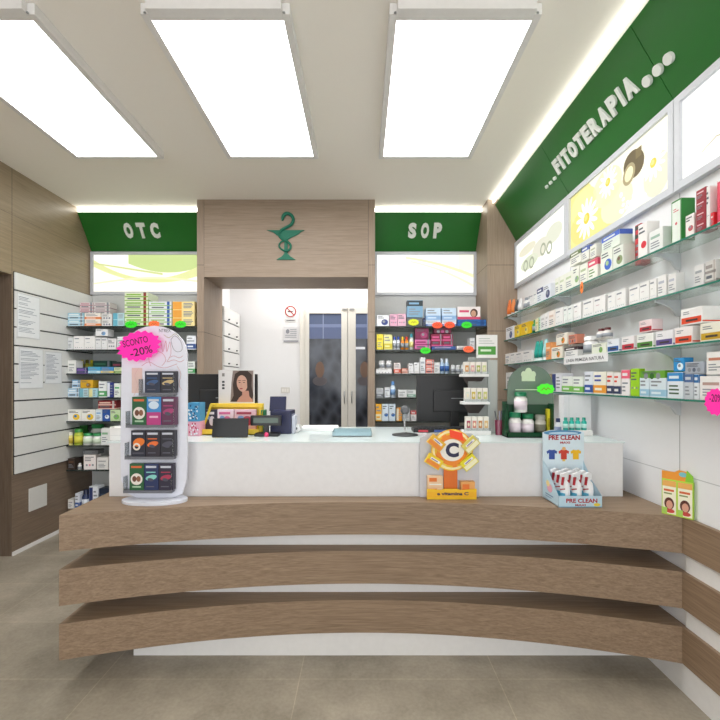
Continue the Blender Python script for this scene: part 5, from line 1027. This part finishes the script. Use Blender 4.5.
for i, c in enumerate(('#2c4a9a', '#c83a28', '#ecb818')):
    cx_ = w*(.22+.29*i); cy_ = hh-.135; s = .026; 
    b.poly(f, [(cx_-s*.6, cy_-s), (cx_+s*.6, cy_-s), (cx_+s*.6, cy_+s*.3), (cx_+s*.95, cy_+s*.1), (cx_+s*1.1, cy_+s*.6), (cx_+s*.5, cy_+s), (cx_+s*.2, cy_+s*.9), (cx_-s*.2, cy_+s*.9), (cx_-s*.5, cy_+s), (cx_-s*1.1, cy_+s*.6), (cx_-s*.95, cy_+s*.1), (cx_-s*.6, cy_+s*.3)], col(c, .5), .0045)
    if i == 1: b.disc(f, cx_, cy_+s*1.2, s*.4, s*.35, col('#e8b070', .5), .0048); b.rect(f, cx_-s*.3, cy_-s*1.4, cx_+s*.3, cy_-s, col('#e8c860', .5), .0044)
b.build('header_card', t)
def spray(x, y, lab):
    t = thing('spray_bottle', lab, 'bottle', (x, y, LZ+.0045), 0, 'white spray bottles in the display box')
    W_ = col('#eef0f2', .3); b = MB(); b.lathe((0, 0, 0), [(.019, 0), (.022, .004), (.022, .085), (.018, .105), (.009, .118), (.009, .128)], W_, 20)
    ff = fr((-.018, -.0215, .03)); b.rect(ff, .004, 0, .032, .03, col('#5ab0d0', .5), .0025); b.line(ff, [(.006, .045), (.03, .052)], .005, RD, .0025); b.build('body', t, local=True)
    b = MB(); b.prism(fr((.006, 0, .122), (0, -1, 0)), [(-.016, 0), (.01, 0), (.012, .016), (.036, .02), (.036, .034), (.0, .038), (-.02, .03)], .013, W_, z0=-.0005); b.M = Matrix.Identity(4)
    bmesh.ops.translate(b.bm, verts=b.bm.verts, vec=(.0, 0, 0)); b.build('nozzle_head', t, local=True)
    b = MB(); b.prism(fr((.005, 0, .122), (0, -1, 0)), [(.013, .016), (.022, .017), (.030, -.022), (.025, -.024)], .010, RD); b.build('trigger', t, local=True)
    t.rotation_euler = (0, 0, -1.0)
for r in range(3):
    for k in range(3): spray(xl+.05+k*.058, Y0+.036+r*.052, f'white spray bottle with red trigger, {ORD[k]} from left, {["front", "middle", "rear"][r]} row of display')
# green/orange box pair at corner
ang = -PI/2+.55
t = thing('counter_display', 'green and orange two-fronted leaflet display in the right ledge corner', 'display', (1.408, 1.95, LZ), -.98)
b = MB(); w, d, h = .122, .012, .165
LM = col('#b8d84a', .5); b.box(0, w, 0, d, 0, h, LM, .001); f = fr((0, 0, 0))
b.poly(f, [(0, h), (w*.5, h+.0), (w, h), (w, h+.0), (w*.0, h+.0)], LM) if 0 else None
b.prism(fr((0, .006, 0)), [(0, h), (w, h), (w*.98, h+.02), (w*.8, h+.045), (w*.55, h+.048), (w*.4, h+.036), (w*.0, h+.036)], .004, col('#ec9a3a', .5))
b.disc(fr((0, .002, 0)), w*.68, h+.03, .016, .011, col('#7ac0c8', .5), .0008)
b.prism(fr((0, .007, 0)), [(w*.75, h), (w, h), (w*.98, h+.028), (w*.8, h+.05)], .006, col('#8ac83a', .5))
for k in range(2):
    x0 = w*(.03+.5*k); ww = w*.44; b.rect(f, x0, .006, x0+ww, h*.96, col('#f2eed6', .5), .0006); b.rect(f, x0, h*.80, x0+ww, h*.96, col('#e8b060', .5), .0009); b.rect(f, x0+ww*.1, h*.66, x0+ww*.85, h*.72, col('#d86a3a', .5), .0009); b.rect(f, x0+ww*.1, h*.58, x0+ww*.7, h*.62, col('#8a9a60', .5), .0009)
    b.disc(f, x0+ww*.5, h*.32, ww*.36, h*.17, col('#5a2e24', .5), .0010); b.disc(f, x0+ww*.52, h*.29, ww*.24, h*.12, col('#d8a088', .5), .0013); b.disc(f, x0+ww*.55, h*.12, ww*.35, h*.06, col('#c84a40', .5), .0012); b.rect(f, x0, .006, x0+ww*.35, h*.2, col('#a8d060', .5), .0014)
b.rect(fr((w, 0, 0), (0, 1, 0)), 0, 0, d, h, col('#9acc3c', .5), .0006)
b.build('display_box', t, local=True)
# ------------------------------------------------------------------ lamps, world, camera
def area(name, loc, sx_, sy_, e, c, rot=(0, 0, 0)):
    l = bpy.data.lights.new(name, 'AREA'); l.shape = 'RECTANGLE'; l.size = sx_; l.size_y = sy_; l.energy = e; l.color = c
    o = bpy.data.objects.new(name, l); C.objects.link(o); o.location = loc; o.rotation_euler = rot; return o
area('back_room_lamp', (-.5, 4.78, 2.9), 1.2, .4, 14, (1, .98, .95))
w = bpy.data.worlds.new('world'); bpy.context.scene.world = w; w.use_nodes = True
bg = w.node_tree.nodes['Background']; bg.inputs[0].default_value = (.97, .985, 1, 1); bg.inputs[1].default_value = 2.0
cam = bpy.data.cameras.new('camera'); co = bpy.data.objects.new('camera', cam); C.objects.link(co)
co.location = (0, 0, H); co.rotation_euler = (PI/2, 0, 0); cam.sensor_width = 36; cam.lens = 36*F/720; cam.shift_x = -2/720; cam.shift_y = 21/720; cam.clip_start = .02
bpy.context.scene.camera = co
vs = bpy.context.scene.view_settings; vs.view_transform = 'Standard'; vs.look = 'None'; vs.exposure = .42; vs.gamma = 1
